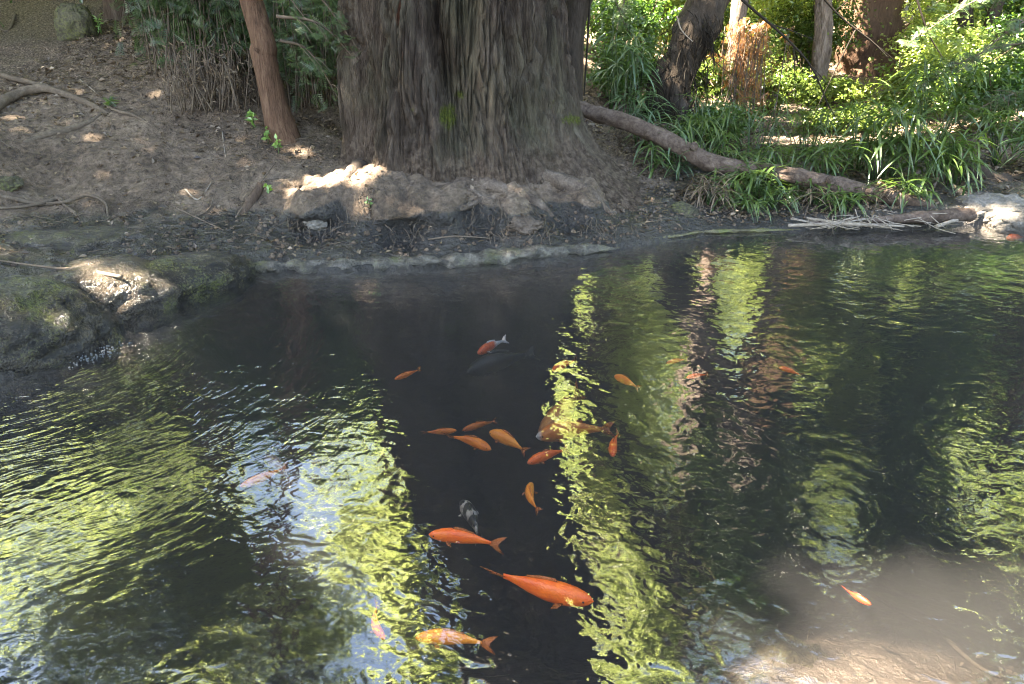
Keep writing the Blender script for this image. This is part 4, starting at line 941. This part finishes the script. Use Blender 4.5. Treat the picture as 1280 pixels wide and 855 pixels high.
# ------------------------------------------------------------------ litter, pebbles, glints
def area_pts(n, x0, x1, y0, y1, fn):
    x = rng.uniform(x0, x1, n); y = rng.uniform(y0, y1, n); z, d = H(x, y, True, True)
    k = fn(x, y, z, d); return np.stack([x, y, z], -1)[k], d[k]
mb = MB()
p, d = area_pts(52000, -4.6, 4.8, 4.3, 9.0, lambda x, y, z, d: (d > .06) & (rng.random(len(x)) < np.clip(.20 + .8 * ss(5.9, 7.2, y) + .35 * (np.abs(x + 1.9) < .7) * (y > 5.9) + .6 * (x > 1.0), 0, 1) * (.35 + .65 * (fbm(x * 2, y * 2, 0.0, 2) > -.1))))
scatter(mb, p + [0, 0, .006], rng.uniform(.1, 1, len(p)) ** 2 * .05 + .012, rng.normal(size=p.shape) * .5 + [0, 0, 1])
tag(mb.build('leaf_litter', M['leaf_dry'], None, False), 'brown dead leaves littering the bank', 'leaf litter', kind='stuff')
mb = MB()
p, d = area_pts(3600, -4.4, 4.6, 4.3, 8.6, lambda x, y, z, d: (d > .08) & (rng.random(len(x)) < np.clip(.30 + .7 * ss(6.3, 7.4, y) + .5 * (x > 1), 0, 1)))
for q in p:
    L = rng.uniform(.02, .10); a = rng.uniform(0, 2 * PI); dv = np.array([math.cos(a) * L, math.sin(a) * L, rng.normal() * .012])
    tube(mb, [q - dv + [0, 0, .004], q + dv + [0, 0, .008]], (.003, .0018), 4, 2, tint=rng.random())
tag(mb.build('twig_litter', M['twig'], None, True), 'countless broken twiglets strewn over the bank', 'twigs', kind='stuff')
mb = MB()
p, d = area_pts(9000, -4.4, 3.0, 4.2, 7.0, lambda x, y, z, d: (d > .03) & (rng.random(len(x)) < .25 + .75 * (d < .6)))
OC = np.array([[1, 0, 0], [0, 1, 0], [-1, 0, 0], [0, -1, 0], [0, 0, .8], [0, 0, -.8]], float)
OT = np.array([[0, 1, 4], [1, 2, 4], [2, 3, 4], [3, 0, 4], [1, 0, 5], [2, 1, 5], [3, 2, 5], [0, 3, 5]])
scatter(mb, p, rng.uniform(.04, 1, len(p)) ** 2.5 * .026 + .003, rng.normal(size=p.shape) + [0, 0, 1], OC, OT)
tag(mb.build('soil_crumbs', M['ground'], None, True), 'crumbs of dark earth and grit on the mud shore', 'soil', kind='stuff')
mb = MB()
for k in range(260):
    x = rng.uniform(-1.7, .95); y = rng.uniform(4.95, 5.25); q = G3(x, y)
    if q[2] < .10: continue
    L = rng.uniform(.03, .14); e = q + [rng.normal() * .04, -.10 - rng.random() * .05, -L * .6]
    tube(mb, [q + [0, .02, .0], lerp(q, e, .5) + [rng.normal() * .02, -.02, .015], e], (.004, .003, .001), 4, 7, tint=rng.random())
tag(mb.build('root_fibres', M['twig'], None, True), 'fine roots and fibres hanging from the eroded earth under the redwood', 'roots', kind='stuff')
# debris on the bed
mb = MB()
p, d = area_pts(1500, -2.2, 2.6, 1.05, 2.6, lambda x, y, z, d: (d < -.05) & (z > -.62))
for q in p[:420]:
    L = rng.uniform(.01, .045); a = rng.uniform(0, 2 * PI); dv = np.array([math.cos(a) * L, math.sin(a) * L, rng.normal() * .006])
    tube(mb, [q - dv + [0, 0, .001], q + dv + [0, 0, .004]], (.0022, .0013), 4, 2)
scatter(mb, p[420:] + [0, 0, .006], rng.uniform(.012, .04, len(p) - 420), rng.normal(size=(len(p) - 420, 3)) * .3 + [0, 0, 1])
tag(mb.build('bed_debris', M['twig'], None, True), 'sunken twiglets and leaves on the pool bed', 'debris', kind='stuff')
for pxs, r_, lab in (([(1095, 748), (1130, 770), (1175, 790)], .008, 'dark sunken stick on the sunlit sand'),
                     ([(1020, 738), (1050, 755), (1075, 742)], .006, 'bent sunken twig at the edge of the sunlit sand'),
                     ([(1180, 800), (1220, 835), (1250, 850)], .009, 'sunken stick at the lower right on the sand'),
                     ([(1000, 660), (1030, 672), (1065, 680)], .016, 'sunken branch piece in the deeper right water')):
    pts = [HP(px, py) + [0, 0, .006] for px, py in pxs]
    stick('sunken_stick', lab, pts, (r_, r_, r_ * .5), M['twig'], 'stick', 7, 24, .25, 'sunken sticks')
# bubbles coloured to stand in for sky glints on the little spill
g = NG('spill_glints'); fm = g.done(g.bsdf((.09, .10, .11), .3, .5, g.bump(g.noise(g.coord(), 90, 3), .02)))
mb = MB(); p0 = [P(px, py, .0) for px, py in ((92, 458), (112, 448), (135, 440), (155, 430))]
cpath = smooth_path(p0, 50); n_ = 90
pos = cpath[rng.integers(0, 50, n_)] + rng.normal(size=(n_, 3)) * [.035, .03, .003]
pos[:, 2] = np.abs(pos[:, 2])
SPH = np.array([[math.cos(a) * math.cos(b), math.sin(a) * math.cos(b), math.sin(b)] for b in (-.4, .5) for a in np.linspace(0, 2 * PI, 6, endpoint=False)] + [[0, 0, 1], [0, 0, -1]])
ST = np.array([[i, (i + 1) % 6, 6 + i] for i in range(6)] + [[(i + 1) % 6, 6 + (i + 1) % 6, 6 + i] for i in range(6)] + [[6 + i, 6 + (i + 1) % 6, 12] for i in range(6)] + [[(i + 1) % 6, i, 13] for i in range(6)])
scatter(mb, pos, rng.uniform(.002, .006, n_), rng.normal(size=(n_, 3)) * .2 + [0, 0, 1], SPH, ST)
tag(mb.build('spill_glints', fm, None, True), 'bluish bubbles standing in for sky glints where the spill meets the pool', 'spill_glints', kind='stuff')

# ------------------------------------------------------------------ fish
def mat_fish(name, back, side, patch=None, tailc=None, nose=None):
    g = NG(name); o = g.coord(); t = g.attr('tint')
    n = g.noise(o, 26, 3); col = g.mix(g.ramp(n, [(.35, 0.0), (.65, 1.0)]), back, side)
    if patch:
        pf = g.ramp(g.noise(g.coord((1, 1, .3)), 30, 2, .5), [(.48, 0.0), (.53, 1.0)]); col = g.mix(pf, col, patch)
    if tailc: col = g.mix(g.ramp(t, [(.50, 0.0), (.62, 1.0)]), col, tailc)
    if nose: col = g.mix(g.ramp(t, [(.025, 1.0), (.075, 0.0)]), col, nose)
    sc = g.voro(o, 150)
    return g.done(g.bsdf(col, .4, .4, g.bump(sc, .001)))
FM = {'orange': mat_fish('orange fish skin', (.55, .10, .008), (.66, .17, .014)), 'red': mat_fish('red orange fish skin', (.68, .085, .008), (.76, .14, .012)),
      'gold': mat_fish('golden fish skin', (.58, .15, .012), (.68, .23, .025)), 'tan': mat_fish('tan koi skin', (.34, .11, .02), (.42, .17, .04)),
      'mottled': mat_fish('mottled koi skin', (.30, .25, .20), (.36, .30, .24), (.02, .017, .015)), 'redwhite': mat_fish('red and white fish skin', (.50, .055, .012), (.56, .09, .02), None, (.42, .40, .39)),
      'deepred': mat_fish('deep red fish skin', (.28, .018, .006), (.34, .03, .008)),
      'dark': mat_fish('dark carp skin', (.012, .012, .0115), (.03, .028, .025)), 'pale': mat_fish('pale pinkish fish skin', (.26, .18, .15), (.32, .24, .21)),
      'nose': mat_fish('orange koi skin with white nose', (.48, .11, .012), (.56, .17, .02), None, None, (.48, .44, .41))}
g = NG('fish fin'); t_ = g.n('ShaderNodeBsdfTransparent'); m_ = g.n('ShaderNodeMixShader'); m_.inputs[0].default_value = .6
g.l(t_.outputs[0], m_.inputs[1]); g.l(g.bsdf((.38, .10, .02), .45, .3), m_.inputs[2]); FIN = g.done(m_.outputs[0])
EYE = mat_plain('fish eye', (.012, .012, .012), .15, .5)
FG = 'fish in the pool'
def fish(head, tail, z, kind, label, fat=.125, bend=.08, name='goldfish', roll=0.0):
    z = z * 1.5 - .02; fat = fat * rng.uniform(.92, 1.12)
    a = P(*head, z); b = P(*tail, z - rng.uniform(-.005, .02)); L = np.linalg.norm(a - b)
    ax = (b - a) / L; sd_ = np.cross([0, 0, 1], ax); sd_ /= np.linalg.norm(sd_); up = np.cross(ax, sd_)
    up_ = up * math.cos(roll) + sd_ * math.sin(roll); sd2 = sd_ * math.cos(roll) - up * math.sin(roll)
    root = thing(name, label, 'fish', (a + b) / 2, FG)
    def sp(t): return a + ax * (L * t) + sd_ * (bend * L * (np.sin(PI * t * 1.15) * .9 + .8 * max(0, t - .7) ** 1.0 * 0))
    n = 26; ts = np.linspace(0, .83, n); mb = MB(); sg = 14; th = np.linspace(0, 2 * PI, sg, endpoint=False)
    prof = np.interp(ts, [0, .02, .07, .16, .28, .42, .56, .68, .77, .83], [.04, .28, .56, .84, 1, .98, .76, .47, .30, .26])
    pw = np.interp(ts, [0, .02, .07, .16, .28, .42, .56, .68, .77, .83], [.05, .34, .66, .92, 1, .92, .66, .36, .18, .10])
    rings = []
    for k, t in enumerate(ts):
        c = sp(t) + up_ * (.01 * L * math.sin(PI * t)); hgt = prof[k] * fat * L; wd = pw[k] * fat * .66 * L
        rings.append(c + np.cos(th)[:, None] * sd2 * wd + np.sin(th)[:, None] * up_ * np.where(np.sin(th) > 0, 1.0, .92)[:, None] * hgt)
    v = np.array(rings).reshape(-1, 3); i = np.arange(n - 1)[:, None] * sg; j = np.arange(sg)[None]; j2 = (j + 1) % sg
    q = np.stack([i + j, i + j2, i + sg + j2, i + sg + j], -1).reshape(-1, 4)
    v = np.vstack([v, sp(0) - ax * L * .004, sp(.835)]); kk = n * sg; jj = np.arange(sg)
    tr = np.concatenate([np.stack([np.full(sg, kk), (jj + 1) % sg, jj], -1), np.stack([np.full(sg, kk + 1), (n - 1) * sg + jj, (n - 1) * sg + (jj + 1) % sg], -1)])
    mb.add(v, q, tr, np.concatenate([np.repeat(ts, sg), [0, .83]])); mb.build('body', FM[kind], root)
    fm_ = FIN if kind in ('orange', 'red', 'gold', 'tan', 'nose') else FM[kind]
    def finmesh(nm, pts, thick=.0025):
        pts = np.array(pts); nn_ = np.cross(pts[1] - pts[0], pts[2] - pts[0]); nn_ /= np.linalg.norm(nn_) + 1e-9
        m2 = MB(); k_ = len(pts); th_ = thick * L / .3
        cen = pts.mean(0)
        v_ = np.vstack([pts + nn_ * th_ * .3, pts - nn_ * th_ * .3, cen + nn_ * th_, cen - nn_ * th_])
        tt = []
        for e in range(k_):
            f_ = (e + 1) % k_
            tt += [[e, f_, 2 * k_], [k_ + f_, k_ + e, 2 * k_ + 1], [e, k_ + e, f_], [f_, k_ + e, k_ + f_]]
        m2.add(v_, None, tt, .95); m2.build(nm, fm_, root)
    # forked tail, turned a little so it shows from above
    tu = up_ * .8 + sd2 * .6; tb = sp(.81); te = sp(1.0)
    fl = .12 * L if fat > .1 else .10 * L
    finmesh('tail_fin', [tb + tu * .02 * L, tb * .4 + te * .6 + tu * fl * .75, te + ax * .03 * L + tu * fl, te - ax * .06 * L + tu * fl * .25, te - ax * .07 * L - tu * fl * .2, te + ax * .01 * L - tu * fl * .85, tb * .45 + te * .55 - tu * fl * .6, tb - tu * .02 * L])
    h_ = fat * L
    finmesh('dorsal_fin', [sp(.30) + up_ * h_ * .9, sp(.34) + up_ * h_ * 1.35, sp(.45) + up_ * h_ * 1.3, sp(.60) + up_ * h_ * .95, sp(.60) + up_ * h_ * .68, sp(.45) + up_ * h_ * .9])
    if L > .10:
        for s_ in (-1, 1):
            b0 = sp(.24) + sd2 * s_ * fat * .6 * L - up_ * h_ * .25
            finmesh('pectoral_fin', [b0, b0 + sd2 * s_ * .07 * L + ax * .03 * L, b0 + sd2 * s_ * .075 * L + ax * .09 * L - up_ * .02 * L, b0 + sd2 * s_ * .02 * L + ax * .07 * L])
        for s_ in (-1, 1):
            e_ = MB(); c = sp(.075) + sd2 * s_ * fat * .40 * L + up_ * h_ * .12
            e_.add(SPH * .012 * L + c, None, ST); e_.build('eye', EYE, root)
    return root
fish((597, 442), (634, 424), -.10, 'redwhite', 'small red fish with a white rear half, farthest out in the dark water', .12, .03)
fish((583, 466), (672, 441), -.16, 'dark', 'large dark carp, a mere shadow in the dark water', .14, .03, 'carp')
fish((493, 474), (527, 461), -.10, 'orange', 'small slim orange fish nearest the mud shore on the left', .10, -.02)
fish((690, 463), (722, 450), -.10, 'red', 'small red fish touching the bright strip, above the koi pair', .12, .02)
fish((571, 538), (527, 541), -.12, 'orange', 'small orange fish at the left end of the loose row, swimming right', .11, .03)
fish((578, 538), (622, 526), -.14, 'orange', 'slim orange fish second in the loose row, swimming left', .10, .02)
fish((614, 562), (558, 544), -.10, 'orange', 'orange fish third in the loose row, swimming right and down', .115, -.05)
fish((612, 540), (660, 566), -.10, 'gold', 'golden orange fish with a forked tail at the right end of the loose row', .13, .05)
fish((676, 545), (728, 488), -.14, 'tan', 'tan koi under the white nosed one, angled away to the bright strip', .17, -.03, 'koi')
fish((670, 546), (768, 536), -.12, 'nose', 'big orange koi with a white nose crossing into the bright strip', .135, .06, 'koi')
fish((659, 579), (712, 561), -.10, 'red', 'red orange fish just below the white nosed koi', .12, .03)
fish((664, 604), (672, 641), -.08, 'gold', 'golden fish pointing straight up above the largest fish', .15, -.10)
fish((576, 627), (600, 676), -.12, 'mottled', 'black and cream mottled koi above the middle orange fish', .16, .06, 'koi')
fish((536, 668), (630, 682), -.06, 'red', 'orange fish half hidden by the left reflection, below the mottled koi', .115, .04)
fish((742, 752), (608, 714), -.06, 'red', 'largest orange koi, its head at the edge of the bright strip', .125, .03, 'koi')
fish((481, 799), (470, 752), -.05, 'red', 'red orange fish pointing down at the lower left', .13, .12)
fish((519, 797), (619, 806), -.04, 'gold', 'yellow orange fish under the reflection near the bottom edge', .12, .05)
fish((300, 608), (362, 583), -.08, 'orange', 'orange fish crossing the pale one in the left water', .10, -.03)
fish((331, 572), (366, 604), -.14, 'pale', 'pale pinkish fish crossing the orange one in the left water', .14, .05)
fish((1089, 756), (1054, 735), -.06, 'deepred', 'lone red fish over the sunlit sand at the lower right', .12, .05)
fish((768, 470), (800, 486), -.08, 'orange', 'orange fish in the second bright strip', .12, .03)
fish((766, 570), (773, 540), -.10, 'red', 'small red fish pointing down in the dark gap between the strips', .14, .05)
fish((833, 454), (860, 449), -.08, 'red', 'small red fish in the far green reflection', .11, .03)
fish((858, 472), (886, 468), -.08, 'red', 'small red fish beside the pink reflection', .11, .03)
fish((973, 459), (1004, 470), -.08, 'red', 'red fish in the right water beyond the pink reflection', .11, .03)
fish((1258, 298), (1290, 294), -.03, 'red', 'red fish at the right edge close under the shore rocks', .11, .03)
